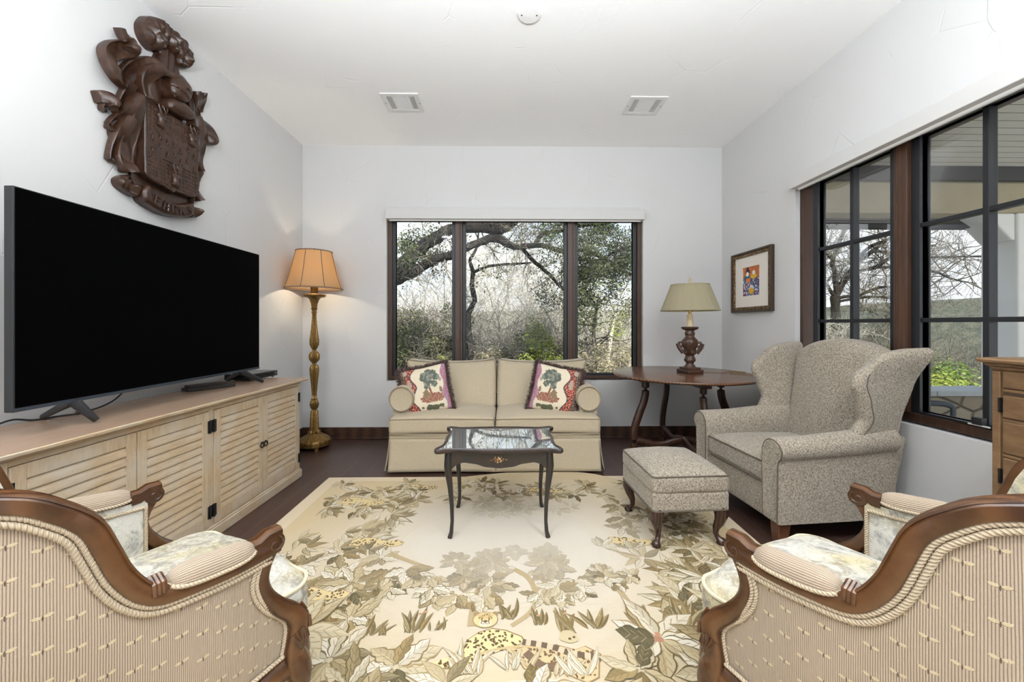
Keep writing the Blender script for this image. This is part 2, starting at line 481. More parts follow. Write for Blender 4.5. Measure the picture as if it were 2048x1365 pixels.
# ---------------------------------------------------------------- ceiling fittings
M_vent = plain('vent_white', (.74, .74, .73), .5); M_ventdark = plain('vent_gap', (.05, .05, .05), .8)
def vent(loc, label):
    root = thing('ceiling_vent', label, 'vent', loc, 0, 'ceiling air vents')
    b = MB(); b.box(-.118, .118, -.095, .095, -.002, 0); b.build('duct_opening', M_ventdark, root, smooth=0)
    b = MB(); rect_frame(b, -.155, .155, -.135, .135, .04, .04, .04, .04, -.009, 0, lambda u, d, z: (u, z, d))
    for s_ in (-1, 1): b.box(s_*.062-.008, s_*.062+.008, -.095, .095, -.008, -.001)
    b.build('frame', M_vent, root, smooth=0, bevel=.002)
    b = MB()
    for i in range(18): b.box(-.054, .054, -.092+i*.0105, -.0865+i*.0105, -.008, -.001)
    for s_ in (-1, 1):
        for i in range(5):
            x = s_*(.075+i*.0095); b.box(x-.0022, x+.0022, -.095, .095, -.008, -.001)
    b.build('louver', M_vent, root, smooth=0)
    for s_ in (-1, 1):
        b = MB(); b.lathe(((.004, -.011), (.004, -.008)), 8, (s_*.14, 0, 0)); b.build('screw', M_ventdark, root)
    return root
vent((-.866, 3.30, ZC), 'rectangular white air vent in the ceiling, left of the pair')
vent((1.17, 3.315, ZC), 'rectangular white air vent in the ceiling, right of the pair')
root = thing('smoke_detector', 'round white cover plate on the ceiling above the rug', 'ceiling plate', (.137, 2.34, ZC))
b = MB(); b.lathe(((.067, 0), (.067, -.012), (.062, -.018), (.03, -.0205), (.001, -.021)), 48, cap=False); b.build('cover', plain('plate_white', (.86, .86, .86), .4), root)
for s_ in (-1, 1):
    b = MB(); b.lathe(((.0045, -.0195), (.0045, -.021), (.001, -.0212)), 10, (s_*.045, -.005, 0)); b.build('screw', M_ventdark, root)

# ================================================================ OUTSIDE
M_ground = plain('scrub_ground', (.072, .070, .046), .95, var=.4, vscale=1.5, col2=(.042, .052, .026), bump=.5, bscale=6, bdist=.2)
M_hill = plain('far_hills', (.034, .042, .030), .95, col2=(.090, .090, .062), vscale=.35, bump=.6, bscale=.5, bdist=2)
def ground_z(x, y):
    d = max(0, math.hypot(max(0, abs(x)-3), max(0, y-4.3)))
    z = -.25-.10*d if d < 25 else -2.75-.22*(d-25)
    return max(z, -16)+.18*mnoise.noise((x*.2, y*.2, 3))
b = MB(); xs = [-60+i*3 for i in range(51)]; ys = [4.35+.9*i+.055*i*i for i in range(46)]
b.grid(lambda u, v: (xs[round(u*50)], ys[round(v*45)], ground_z(xs[round(u*50)], ys[round(v*45)])), 50, 45)
struct(b.build('ground', M_ground), 'dry scrub ground sloping away from the house', 'ground')
b = MB(); rnd = random.Random(4)
def ridge(R, h0, amp, seed, back):
    def fn(u, v):
        a = math.radians(-60+u*150); hh = h0+amp*(mnoise.noise((u*6, seed, 0))+.5*mnoise.noise((u*17, seed, 2))+.25*mnoise.noise((u*60, seed, 4)))
        rr = R+v*back; return (math.sin(a)*rr, math.cos(a)*rr, lerp(-25, hh, min(1, v*1.25)**.8) if v < .8 else lerp(hh, hh-6, (v-.8)/.2))
    b.grid(fn, 200, 12)
ridge(170, 5.5, 2.6, 1.3, 60)
ridge(420, 20, 7, 7.7, 120)
struct(b.build('hills', M_hill), 'grey-green wooded hills along the horizon', 'hills')

def colmat(name, rough=.85, trans=0, spec=.2):
    n = NT(name); a = n.n('VertexColor'); a.layer_name = 'Col'
    n.set(a.outputs[0], rough, 0, spec)
    if trans:
        t = n.n('BsdfTranslucent'); n.t.links.new(a.outputs[0], t.inputs[0]); ms = n.n('MixShader'); ms.inputs[0].default_value = trans
        n.t.links.new(n.b.outputs[0], ms.inputs[1]); n.t.links.new(t.outputs[0], ms.inputs[2]); n.t.links.new(ms.outputs[0], n.t.nodes['Material Output'].inputs['Surface'])
    return n.m
M_leaf = colmat('leaf', .6, .35)
def bark(name, c1, c2):
    n = NT(name); v = n.coord('Object', (1, 1, 1)); a = n.noise(v, 14, 6, .7); bb = n.voro(v, 22)
    k = n.math('ADD', n.math('MULTIPLY', a, .7), n.math('MULTIPLY', bb, .5))
    n.bump(k, .8, .03)
    return n.set(n.mix(n.ramp(k, ((.3, 0.), (.7, 1.))), c1, c2), .95, 0, .1)
M_bark = bark('oak_bark', (.009, .008, .008), (.034, .031, .029))
M_palebark = bark('pale_bark', (.42, .38, .30), (.68, .62, .50))
M_twig = bark('twig_bark', (.36, .33, .28), (.68, .63, .54))
M_greytwig = bark('grey_twig_bark', (.075, .066, .056), (.24, .215, .18))

def branch(b, rnd, p, d, ln, r, depth, kink=.35, tips=None, upb=.05, ratio=.62, n0=3, thin=.0035):
    segs = 4 if depth > 0 else 3; pts = [Vector(p)]; dd = Vector(d).normalized(); rs = [r]
    for i in range(segs):
        dd = (dd+Vector((rnd.uniform(-kink, kink), rnd.uniform(-kink, kink), rnd.uniform(-kink, kink)+upb))).normalized()
        pts.append(pts[-1]+dd*(ln/segs)); rs.append(max(thin*.7, r*(1-.5*(i+1)/segs)))
    b.tube(pts, rs, 6 if r > .03 else (4 if r > .012 else 3), cap=False)
    if tips is not None and depth <= 1: tips.append(pts[-1]); tips.append(pts[-2])
    if depth <= 0: return
    k = n0+rnd.randint(0, 2)
    for i in range(k):
        t = rnd.uniform(.25, 1); j = min(segs-1, int(t*segs)); q = pts[j].lerp(pts[j+1], t*segs-j)
        a = (pts[j+1]-pts[j]).normalized(); o_ = a.orthogonal(); o_.rotate(Matrix.Rotation(rnd.uniform(0, 2*PI), 3, a))
        nd = (a*rnd.uniform(.45, 1)+o_*rnd.uniform(.5, 1.0)).normalized()
        branch(b, rnd, q, nd, ln*ratio*rnd.uniform(.7, 1.2), max(thin, r*.5*rnd.uniform(.7, 1.1)), depth-1, kink, tips, upb, ratio, n0, thin)
def leaves(b, rnd, c, rad, n, size, pal, sq=.8, hollow=.25):
    c = Vector(c)
    for _ in range(n):
        u = Vector((rnd.gauss(0, 1), rnd.gauss(0, 1), rnd.gauss(0, 1))).normalized()*(hollow+(1-hollow)*rnd.random()**.5)
        p = c+Vector((u.x*rad, u.y*rad, u.z*rad*sq))
        a = Vector((rnd.uniform(-1, 1), rnd.uniform(-1, 1), rnd.uniform(-.6, 1))).normalized(); o_ = a.orthogonal().normalized()
        s_ = size*rnd.uniform(.6, 1.3); k = rnd.choice(pal); f_ = rnd.uniform(.75, 1.25); b.col = tuple(q*f_ for q in k)
        i = len(b.v); b.v += [tuple(p-a*s_), tuple(p+o_*s_*.45), tuple(p+a*s_), tuple(p-o_*s_*.45)]; b.face((i, i+1, i+2, i+3))
PAL_OAK = [(.030, .042, .016), (.045, .062, .022), (.075, .09, .035), (.13, .14, .06), (.09, .11, .04), (.02, .03, .014)]
PAL_YEL = [(.27, .33, .055), (.38, .41, .085), (.20, .26, .05), (.46, .46, .14), (.13, .18, .04)]
PAL_GRN = [(.12, .19, .04), (.17, .25, .06), (.08, .13, .03), (.24, .29, .08)]
PAL_CED = [(.07, .10, .036), (.12, .15, .055), (.17, .18, .075), (.05, .07, .028), (.25, .23, .12)]
PAL_DRY = [(.42, .36, .24), (.34, .29, .20), (.28, .27, .15), (.48, .42, .30)]

# the big oak whose limbs cross the back window
LIMB = {
'A': [(-4.4, 7.9, -.6, .30), (-4.15, 7.95, .4, .26), (-3.34, 8.0, 1.32, .2), (-2.78, 8.05, 1.85, .154), (-2.24, 8.1, 2.33, .147), (-1.93, 8.15, 2.63, .141), (-1.65, 8.2, 2.88, .134), (-1.36, 8.25, 3.08, .128), (-1.16, 8.3, 3.2, .121), (-.83, 8.35, 3.26, .114), (-.47, 8.4, 3.26, .115), (-.23, 8.45, 3.24, .14), (-.01, 8.5, 3.31, .124), (.14, 8.55, 3.42, .1), (.33, 8.6, 3.65, .09), (.6, 8.7, 4.2, .07)],
'B': [(-3.6, 7.98, 1.1, .18), (-3.05, 8.0, 1.61, .16), (-2.63, 8.05, 1.91, .132), (-2.26, 8.1, 2.09, .118), (-1.93, 8.15, 2.27, .111), (-1.65, 8.2, 2.46, .104), (-1.36, 8.25, 2.59, .093), (-1.16, 8.3, 2.64, .088), (-.83, 8.35, 2.82, .084), (-.56, 8.4, 2.95, .084), (-.29, 8.45, 3.04, .092), (-.07, 8.5, 3.0, .093), (.14, 8.55, 2.89, .078), (.46, 8.6, 2.9, .066), (.71, 8.65, 2.93, .063), (1.03, 8.7, 2.88, .057), (1.3, 8.75, 2.81, .054), (1.62, 8.8, 2.87, .048), (1.96, 8.85, 2.79, .045), (2.26, 8.9, 2.67, .042), (2.6, 8.95, 2.45, .033), (2.92, 9.0, 2.33, .026)],
'C': [(.34, 8.6, 2.89, .047), (.53, 8.82, 2.69, .045), (.8, 8.94, 2.48, .042), (1.04, 9.06, 2.3, .04), (1.26, 9.18, 2.08, .037), (1.51, 9.3, 1.89, .027)],
'D': [(.63, 8.66, 2.95, .054), (.83, 8.95, 3.25, .049), (1.11, 9.1, 3.33, .043), (1.44, 9.25, 3.44, .04), (1.8, 9.4, 3.56, .031), (2.4, 9.5, 3.6, .02)],
'G': [(2.25, 8.9, 2.67, .039), (2.01, 9.1, 2.68, .03), (1.63, 9.2, 2.72, .023)],
'H': [(2.25, 8.9, 2.65, .033), (1.96, 9.15, 2.41, .03), (1.65, 9.3, 2.3, .02)],
'I': [(2.25, 8.9, 2.69, .036), (2.53, 9.05, 2.87, .03), (2.95, 9.1, 3.02, .023)]}
def limb(b, pts, n=8, wob=.02, rnd=None):
    c_ = cr_spline(pts, len(pts)*4)
    if rnd: c_ = [(x+rnd.uniform(-1, 1)*r*.12, y+rnd.uniform(-1, 1)*r*.12, z+rnd.uniform(-1, 1)*r*.12, r*rnd.uniform(.92, 1.08)) for x, y, z, r in c_]
    b.tube([q[:3] for q in c_], [q[3] for q in c_], n, cap=True); return c_
def twigs_along(b, rnd, path, n, ln, depth, tips, r=.012, upb=.05, lo=.1, ratio=.62):
    for _ in range(n):
        i = rnd.randint(int(len(path)*lo), len(path)-2); p = Vector(path[i][:3]); a = (Vector(path[i+1][:3])-p).normalized()
        o_ = a.orthogonal(); o_.rotate(Matrix.Rotation(rnd.uniform(0, 2*PI), 3, a))
        branch(b, rnd, p, o_+a*rnd.uniform(-.1, .8), ln*rnd.uniform(.6, 1.3), r*rnd.uniform(.6, 1.3), depth, .4, tips, upb, ratio)
root = thing('oak_tree', 'big oak with thick dark limbs arching across the window behind the sofa', 'tree', (-4.4, 7.9, -.6))
root_off = Vector((-4.4, 7.9, -.6))
def shift(b, off):
    b.v = [(x-off[0], y-off[1], z-off[2]) for x, y, z in b.v]; return b
rnd = random.Random(11); b = MB(); tw = MB(); tips = []
for k, pts in LIMB.items():
    path = limb(b, pts, 12 if k in 'AB' else 8, rnd=rnd)
    twigs_along(tw, rnd, path, {'A': 26, 'B': 40, 'C': 10, 'D': 12}.get(k, 8), .75, 2, tips, .014, lo=.25 if k == 'A' else .1)
shift(b, root_off).build('limb', M_bark, root, smooth=180)
shift(tw, root_off).build('twig', M_greytwig, root, smooth=180)
lf = MB()
for t_ in tips:
    k = .5 if t_.x > .75 else (.75 if t_.x < -1.5 and t_.z > 2.3 else .05)
    if t_.x > 1.45: k = 1.3
    if rnd.random() < k*.55: leaves(lf, rnd, t_, .2, 16, .034, PAL_OAK)
for _ in range(36):
    leaves(lf, rnd, (rnd.uniform(1.45, 3.3), rnd.uniform(8.8, 10), rnd.uniform(2.35, 4.2)), .26, 34, .034, PAL_OAK)
for _ in range(11):
    leaves(lf, rnd, (rnd.uniform(.5, 1.6), rnd.uniform(8.8, 9.8), rnd.uniform(3.0, 4.1)), .24, 22, .03, PAL_OAK)
for _ in range(16):
    leaves(lf, rnd, (rnd.uniform(-2.7, -1.7), rnd.uniform(8.8, 9.8), rnd.uniform(2.7, 3.8)), .26, 30, .03, PAL_OAK)
shift(lf, root_off).build('foliage', M_leaf, root, smooth=0)

# slender trees of the thicket behind
def bare_tree(loc, h, seed, label, spread=.55, pale=True, depth=4, lean=(0, 0), r0=.05):
    root = thing('bare_tree', label, 'tree', loc, 0, 'bare trees outside the windows'); rnd = random.Random(seed); b = MB()
    pts = [(0, 0, 0, r0)]
    for i in range(1, 6): pts.append((lean[0]*i/5+rnd.uniform(-.08, .08), lean[1]*i/5+rnd.uniform(-.08, .08), h*.55*i/5, r0*(1-.12*i)))
    path = limb(b, pts, 6)
    b.build('trunk', M_twig if pale else M_greytwig, root, smooth=180)
    b = MB()
    for i in range(9):
        k = rnd.randint(len(path)//4, len(path)-1); a = rnd.uniform(0, 2*PI)
        branch(b, rnd, path[k][:3], (math.cos(a)*spread, math.sin(a)*spread, rnd.uniform(.3, 1)), h*.42*rnd.uniform(.6, 1.1), r0*.42, depth-1, .3, None, .04, .62, 3, .0042)
    branch(b, rnd, path[-1][:3], (0, 0, 1), h*.5, r0*.5, depth-1, .3, None, .04, .62, 3, .0042)
    b.build('branch', M_twig if pale else M_greytwig, root, smooth=180); return root
BT = [(-1.9, 12.5, 5.2, 1, .6, True, 'pale bare tree behind the left pane of the back window'),
      (-.25, 12.0, 5.4, 2, .7, True, 'pale bare tree left of centre in the back window'),
      (.75, 13.0, 5.6, 3, .7, True, 'pale bare tree filling the centre of the back window'),
      (1.75, 12.6, 5.2, 4, .6, True, 'pale bare tree by the right mullion of the back window'),
      (-3.0, 14.0, 4.6, 5, .6, False, 'grey bare tree at the far left of the back window'),
      (.1, 16.5, 6.4, 6, .8, False, 'grey bare tree far back in the middle of the thicket'),
      (3.3, 14.0, 4.6, 7, .6, True, 'pale bare tree at the right edge of the back window')]
for x, y, h_, sd, sprd, pale, lab in BT: bare_tree((x, y, ground_z(x, y)-.05), h_, sd, lab, sprd, pale)
# a tangle of bare brush between the trees that nobody could count
def brush(name, label, x0, x1, y0, y1, n, hmin, hmax, seed, mat, leafpal=None):
    rnd = random.Random(seed); b = MB()
    for _ in range(n):
        x = rnd.uniform(x0, x1); y = rnd.uniform(y0, y1); p = Vector((x, y, ground_z(x, y)+rnd.uniform(-.1, .5))); d = Vector((rnd.uniform(-.6, .6), rnd.uniform(-.4, .4), 1)).normalized(); L_ = rnd.uniform(hmin, hmax)
        pts = [p]
        for k in range(4):
            d = (d+Vector((rnd.uniform(-.35, .35), rnd.uniform(-.3, .3), rnd.uniform(-.25, .15)))).normalized(); pts.append(pts[-1]+d*L_/4)
        r = rnd.uniform(.004, .010); b.tube(pts, [r, r*.9, r*.75, r*.6, r*.4], 3, cap=False)
        for k in range(5):
            j = rnd.randint(1, 3); q = pts[j].lerp(pts[j+1], rnd.random()); e_ = (d+Vector((rnd.uniform(-1, 1), rnd.uniform(-1, 1), rnd.uniform(-.6, .8)))).normalized(); q2 = q+e_*L_*rnd.uniform(.12, .3)
            b.tube([q, q2, q2+(e_+Vector((rnd.uniform(-.6, .6), 0, rnd.uniform(-.5, .5)))).normalized()*L_*.14], [r*.6, r*.45, r*.3], 3, cap=False)
    o = b.build(name, mat, None, smooth=180); tag(o, label, 'brush'); o['kind'] = 'stuff'
brush('bare_brush', 'tangle of pale leafless brush filling the view through the back window', -4.0, 4.5, 12.2, 18.0, 1150, 1.4, 4.2, 91, M_twig)
brush('grey_brush', 'tangle of grey leafless brush below the porch view in the right window', 6.0, 14.0, 9.4, 16.0, 1300, 1.0, 2.2, 92, M_greytwig)
# dark slim trunk beside the left mullion
root = thing('leaning_tree', 'dark slim crooked tree rising beside the left window mullion', 'tree', (-.92, 10.0, -.6)); ro = Vector((-.92, 10, -.6)); rnd = random.Random(21)
b = MB(); tips = []; tw = MB()
for pts in ([(-.92, 10, -.7, .09), (-.92, 10, .49, .08), (-.96, 10, 1.4, .069), (-.81, 10, 1.79, .066), (-.87, 10, 2.16, .062), (-.85, 10, 2.52, .055), (-.92, 10, 2.81, .044), (-.76, 10, 3.14, .033), (-.7, 10, 3.6, .02)],
            [(-.87, 10, 2.5, .044), (-.71, 10.04, 2.58, .04), (-.45, 10.08, 2.68, .04), (-.2, 10.12, 2.72, .037), (.17, 10.16, 2.75, .033), (.65, 10.2, 2.79, .022)]):
    path = limb(b, pts, 8, rnd=rnd); twigs_along(tw, rnd, path, 26, .6, 2, None, .012, lo=.3)
shift(b, ro).build('trunk', M_bark, root, smooth=180); shift(tw, ro).build('twig', M_twig, root, smooth=180)
# pale dead trunk in the right pane
root = thing('dead_trunk', 'pale leaning dead trunk behind the right pane of the back window', 'tree', (2.66, 10.5, -.8)); ro = Vector((2.66, 10.5, -.8)); rnd = random.Random(22)
b = MB(); path = limb(b, [(2.58, 10.5, -1, .075), (2.67, 10.5, -.09, .068), (2.75, 10.5, .45, .063), (2.82, 10.5, .98, .058), (2.92, 10.5, 1.4, .036), (3.0, 10.5, 1.6, .02)], 10)
shift(b, ro).build('trunk', M_palebark, root, smooth=180)
tw = MB(); twigs_along(tw, rnd, path, 10, .6, 2, None, .014, lo=.3); shift(tw, ro).build('twig', M_palebark, root, smooth=180)

def shrub(loc, rad, h, n, pal, seed, label, name='shrub', size=.045, twig=True, sq=1.0, clumps=26, grp='shrubs outside the windows'):
    root = thing(name, label, 'shrub', loc, 0, grp); rnd = random.Random(seed)
    b = MB()
    if twig:
        for _ in range(9): branch(b, rnd, (rnd.uniform(-.1, .1), rnd.uniform(-.1, .1), 0), (rnd.uniform(-.7, .7), rnd.uniform(-.7, .7), 1), h*.75, .02, 3, .3, None, .03, .6, 3, .004)
        b.build('stem', M_greytwig, root, smooth=180)
    b = MB()
    for _ in range(clumps):
        u = Vector((rnd.gauss(0, 1), rnd.gauss(0, 1), rnd.gauss(0, 1))).normalized()*rnd.random()**.4
        leaves(b, rnd, (u.x*rad, u.y*rad, h*.55+u.z*h*.45), rad*.33, n//clumps, size, pal, .9, .1)
    b.build('foliage', M_leaf, root, smooth=0); return root
SH = [(-2.9, 11.8, .9, 2.6, 2200, PAL_CED, 101, 'tall olive cedar at the left side of the left pane', 'evergreen_bush'),
      (-2.1, 12.0, .7, 2.2, 1500, PAL_GRN, 102, 'mid-green bush behind the olive one in the left pane', 'shrub'),
      (.0, 12.3, .8, 1.5, 1800, PAL_GRN, 103, 'green bush left of centre in the middle pane', 'shrub'),
      (1.0, 11.3, .9, 1.75, 2600, PAL_YEL, 104, 'large yellow-green bush right of centre in the middle pane', 'shrub'),
      (2.0, 12.0, .7, 1.6, 1500, PAL_YEL, 105, 'yellow-green bush hidden partly by the right mullion', 'shrub'),
      (-2.55, 10.6, 1.0, 2.0, 2600, PAL_CED, 31, 'olive evergreen bush in the left pane of the back window', 'evergreen_bush'),
      (-1.55, 11.2, .75, 2.5, 2600, PAL_CED, 32, 'tall dark cedar bush left of the first mullion', 'evergreen_bush'),
      (-1.75, 9.6, .5, .75, 900, PAL_YEL, 33, 'low yellow-green plant behind the left sofa pillow', 'shrub'),
      (1.15, 10.4, .8, 1.15, 2600, PAL_YEL, 34, 'yellow-green shrub behind the right back cushion of the sofa', 'shrub'),
      (.3, 11.6, .7, 1.55, 1500, PAL_CED, 35, 'grey-green shrub in the middle pane of the back window', 'shrub'),
      (.95, 12.2, .8, 2.0, 2000, PAL_YEL, 36, 'taller yellow-green bush in the middle pane', 'shrub'),
      (-.55, 10.8, .6, 1.1, 1100, PAL_DRY, 37, 'dry tan shrub beside the left mullion', 'shrub'),
      (2.35, 9.6, .8, .95, 1500, PAL_DRY, 38, 'dry tan brush at the foot of the right pane', 'shrub'),
      (3.2, 11.3, .8, 1.2, 1500, PAL_DRY, 39, 'dry brush right of the pale dead trunk', 'shrub'),
      (-3.4, 12.4, 1.1, 1.8, 1600, PAL_CED, 40, 'olive bush at the far left edge of the back window', 'shrub')]
for x, y, rad, h_, n_, pal, sd, lab, nm in SH: shrub((x, y, ground_z(x, y)-.1), rad, h_+.5, n_, pal, sd, lab, nm)
# yellow-green leafy tree in the right pane
root = thing('elm_tree', 'leafy yellow-green tree in the right pane of the back window', 'tree', (2.5, 11.0, ground_z(2.5, 11))); rnd = random.Random(51)
b = MB(); tips = []
path = limb(b, [(0, 0, 0, .08), (.05, 0, 1, .07), (-.05, 0, 1.8, .055), (.1, 0, 2.8, .035)], 7)
b.build('trunk', M_greytwig, root, smooth=180); b = MB(); twigs_along(b, rnd, path, 24, 1.0, 2, tips, .018, lo=.35); b.build('branch', M_greytwig, root, smooth=180)
b = MB()
for _ in range(60):
    a = rnd.uniform(0, 2*PI); q = rnd.random()**.5
    leaves(b, rnd, (math.cos(a)*q*1.0, math.sin(a)*q*.8, 2.75+rnd.uniform(-1.0, .9)), .26, 40, .04, PAL_YEL if rnd.random() < .75 else PAL_GRN)
b.build('foliage', M_leaf, root, smooth=0)

# the bare oak seen through the right window
RL = [[(9.35, 11.0, -1.6, .15), (9.35, 11.0, .62, .133), (9.34, 11.0, 1.35, .118), (9.32, 11.0, 1.74, .106), (9.32, 11.0, 2.01, .114)],
 [(9.32, 11.0, 1.95, .099), (9.53, 11.0, 2.35, .087), (9.76, 11.0, 2.66, .076), (9.99, 11.0, 2.97, .065), (10.42, 11.0, 3.28, .053), (10.89, 11.0, 3.63, .038), (11.44, 11.0, 3.98, .023)],
 [(9.35, 11.0, 1.98, .08), (9.37, 11.0, 2.16, .076), (9.36, 11.06, 2.67, .065), (9.36, 11.12, 3.03, .061), (9.6, 11.18, 3.55, .054), (9.81, 11.24, 3.95, .05), (10.07, 11.3, 4.52, .035)],
 [(9.29, 11.0, 2.0, .053), (9.21, 11.13, 2.29, .042), (9.12, 11.27, 2.54, .035), (8.87, 11.4, 2.79, .024)],
 [(9.76, 11.0, 2.62, .061), (10.08, 10.92, 2.73, .06), (10.35, 10.84, 2.79, .056), (10.69, 10.76, 3.05, .048), (11.11, 10.68, 3.22, .041), (11.78, 10.6, 3.36, .029)],
 [(9.35, 11.0, 1.93, .046), (9.92, 10.88, 2.02, .041), (10.04, 10.76, 2.1, .041), (10.31, 10.64, 2.21, .037), (10.64, 10.52, 2.16, .029), (11.19, 10.4, 1.93, .018)],
 [(9.33, 11.0, 1.82, .038), (9.9, 10.9, 1.93, .038), (10.31, 10.8, 1.96, .037), (10.67, 10.7, 1.91, .033), (11.25, 10.6, 1.83, .018)],
 [(9.36, 11.1, 3.01, .038), (9.18, 11.15, 3.23, .035), (9.03, 11.3, 3.49, .023)],
 [(9.6, 11.0, 2.45, .049), (9.94, 10.73, 3.23, .048), (10.22, 10.47, 3.44, .04), (10.97, 10.2, 3.78, .028)],
 [(10.35, 10.84, 2.79, .04), (10.76, 10.2, 2.66, .035), (11.04, 9.9, 2.52, .031), (11.35, 9.8, 2.33, .024), (11.82, 9.7, 2.22, .013)],
 [(10.42, 11.0, 3.28, .04), (11.2, 10.4, 3.0, .034), (11.9, 10.0, 2.95, .026), (12.6, 9.8, 2.9, .018)]]
root = thing('bare_oak', 'bare spreading oak seen past the porch through the right window', 'tree', (9.35, 11, -1.6)); ro = Vector((9.35, 11, -1.6)); rnd = random.Random(61)
b = MB(); tw = MB()
for i, pts in enumerate(RL):
    path = limb(b, pts, 8, rnd=rnd)
    if i: twigs_along(tw, rnd, path, 24, 1.0, 2, None, .015, .06, .15, .62)
shift(b, ro).build('trunk', M_bark, root, smooth=180); shift(tw, ro).build('branch', M_greytwig, root, smooth=180)
SH2 = [(7.6, 9.4, 1.0, 1.5, 1800, PAL_GRN, 71, 'green bush low in the far pane of the right window', 'shrub'),
       (9.6, 9.2, 1.1, 1.1, 2200, PAL_GRN, 72, 'bright green bush above the porch wall', 'shrub'),
       (10.6, 10.2, .8, 1.7, 2000, PAL_GRN, 73, 'dark green bush beside the porch pier', 'shrub'),
       (8.6, 8.2, .9, .75, 1600, PAL_YEL, 74, 'low yellow-green plants right above the stone wall cap', 'shrub')]
for x, y, rad, h_, n_, pal, sd, lab, nm in SH2: shrub((x, y, ground_z(x, y)-.1+.45), rad, h_, n_, pal, sd, lab, nm)
for x, y, h_, sd, lab in ((8.3, 10.6, 2.6, 81, 'grey twiggy tree low in the far casement of the right window'), (10.0, 11.4, 2.6, 82, 'grey twiggy brush behind the bright green bush'), (11.3, 11.5, 2.7, 83, 'grey twiggy brush beside the white porch pier')):
    bare_tree((x, y, ground_z(x, y)+.3), h_, sd, lab, 1.0, sd != 83, 4, (0, 0), .04)
# the porch
M_stucco = plain('porch_stucco', (.40, .35, .24), .9, var=.12, vscale=4, bump=.4, bscale=9, bdist=.02)
M_pier = plain('pier_stucco', (.78, .78, .77), .9, bump=.2, bscale=14, bdist=.01)
M_beamdark = plain('dark_beam', (.035, .033, .036), .6)
n = NT('porch_boards'); tq = n.coord('Object'); yy = n.math('FRACT', n.math('MULTIPLY', n.sep(tq)[1], 1/.135))
gap = n.math('LESS_THAN', yy, .06); gr = n.noise(n.coord('Object', (.8, 8, 1)), 4, 5, .6)
M_boards = n.set(n.mix(gap, n.mix(gr, (.46, .45, .41), (.66, .65, .60)), (.04, .04, .04)), .8, 0, .2)
PX0 = XR+.22
b = MB(); b.box(PX0, 8.2, -1.6, 5.35, 3.12, 3.3); struct(b.build('porch_ceiling', M_boards, smooth=0), 'grey board ceiling of the porch outside the right window', 'porch ceiling')
b = MB(); b.box(PX0, 9, -4, 5.2, -.15, -.02); struct(b.build('porch_floor', plain('porch_paving', (.52, .50, .46), .85, var=.3), smooth=0), 'stone paved porch floor', 'porch floor')
b = MB(); b.box(PX0-.2, 9, 4.75, 5.05, 2.56, 2.945); struct(b.build('porch_header', M_stucco, smooth=0, bevel=.02), 'tan stucco header beam across the porch', 'beam')
b = MB(); b.box(PX0-.2, 9, 4.70, 4.76, 2.95, 3.12); b.box(PX0-.2, 9, 5.0, 5.12, 2.44, 2.56); struct(b.build('porch_fascia', M_beamdark, smooth=0), 'dark fascia boards above and below the stucco header', 'beam')
b = MB(); b.box(6.27, 7.6, 4.72, 5.1, -.02, 2.56)
prof = [(6.27, 2.22), (6.22, 2.24), (6.12, 2.34), (6.0, 2.46), (5.84, 2.56), (6.27, 2.56)]
b.prism(prof, 4.74, 5.08, lambda x, z, y: (x, y, z))
struct(b.build('porch_pier', M_pier, smooth=0, bevel=.02), 'white stucco porch pier with curved bracket', 'pier')
# rough stone garden wall with a slab cap
n = NT('rubble_stone'); v = n.coord('Object', (1, 1, 1.6)); cell = n.voro(v, 3.4, 'F1', 'Color'); ed = n.voro(v, 3.4, 'DISTANCE_TO_EDGE')
c_ = n.mix(n.math('MULTIPLY', n.sep(cell)[0], .8), (.42, .35, .25), (.20, .15, .10)); c_ = n.mix(n.noise(n.coord(), 9, 4), c_, (.34, .31, .25))
n.bump(n.ramp(ed, ((0, 0.), (.09, 1.))), .9, .04); M_stone = n.set(n.mix(n.ramp(ed, ((0, 1.), (.05, 0.))), c_, (.16, .14, .12)), .95, 0, .1)
root = thing('stone_wall', 'low rubble stone wall with slab cap at the edge of the porch', 'wall', (4.4, 4.95, -.1)); root['kind'] = 'structure'
b = MB(); b.box(-1.9, 1.87, -.14, .14, 0, .40); b.build('stonework', M_stone, root, smooth=0)
b = MB()
for i in range(4): b.box(-1.95+i*.952, -1.955+(i+1)*.952, -.2, .2, .40, .47)
b.build('cap_slab', plain('cap_stone', (.42, .44, .46), .7, var=.15), root, smooth=0, bevel=.01)
# patio chair, one arm of it shows behind the wing chair
root = thing('patio_chair', 'dark metal patio chair on the porch outside the right window', 'chair', (2.96, 3.06, -.02), -PI/2)
M_iron = plain('dark_iron', (.03, .04, .055), .45, .5)
b = MB(); b.rbox(.5, .5, .03, .012, 6, xf=lambda p: (p.x, p.y, p.z+.43)); b.build('seat', M_iron, root)
b = MB()
for i in range(7): b.tube([(-.2+i*.067, -.24, .44), (-.2+i*.067, -.3, .92)], .008, 6)
b.tube([(-.25, -.24, .43), (-.25, -.31, .94), (.25, -.31, .94), (.25, -.24, .43)], .014, 8); b.build('backrest', M_iron, root)
for s_ in (-1, 1):
    b = MB(); b.tube(cr_spline([(s_*.27, -.27, .62), (s_*.27, 0, .64), (s_*.27, .22, .63), (s_*.27, .27, .58), (s_*.26, .25, .43)], 18), .02, 8, flat=.55); b.build('armrest', M_iron, root)
    for y in (-.22, .22):
        b = MB(); b.tube([(s_*.22, y, .43), (s_*.25, y*1.15, 0)], .015, 8); b.build('leg', M_iron, root)
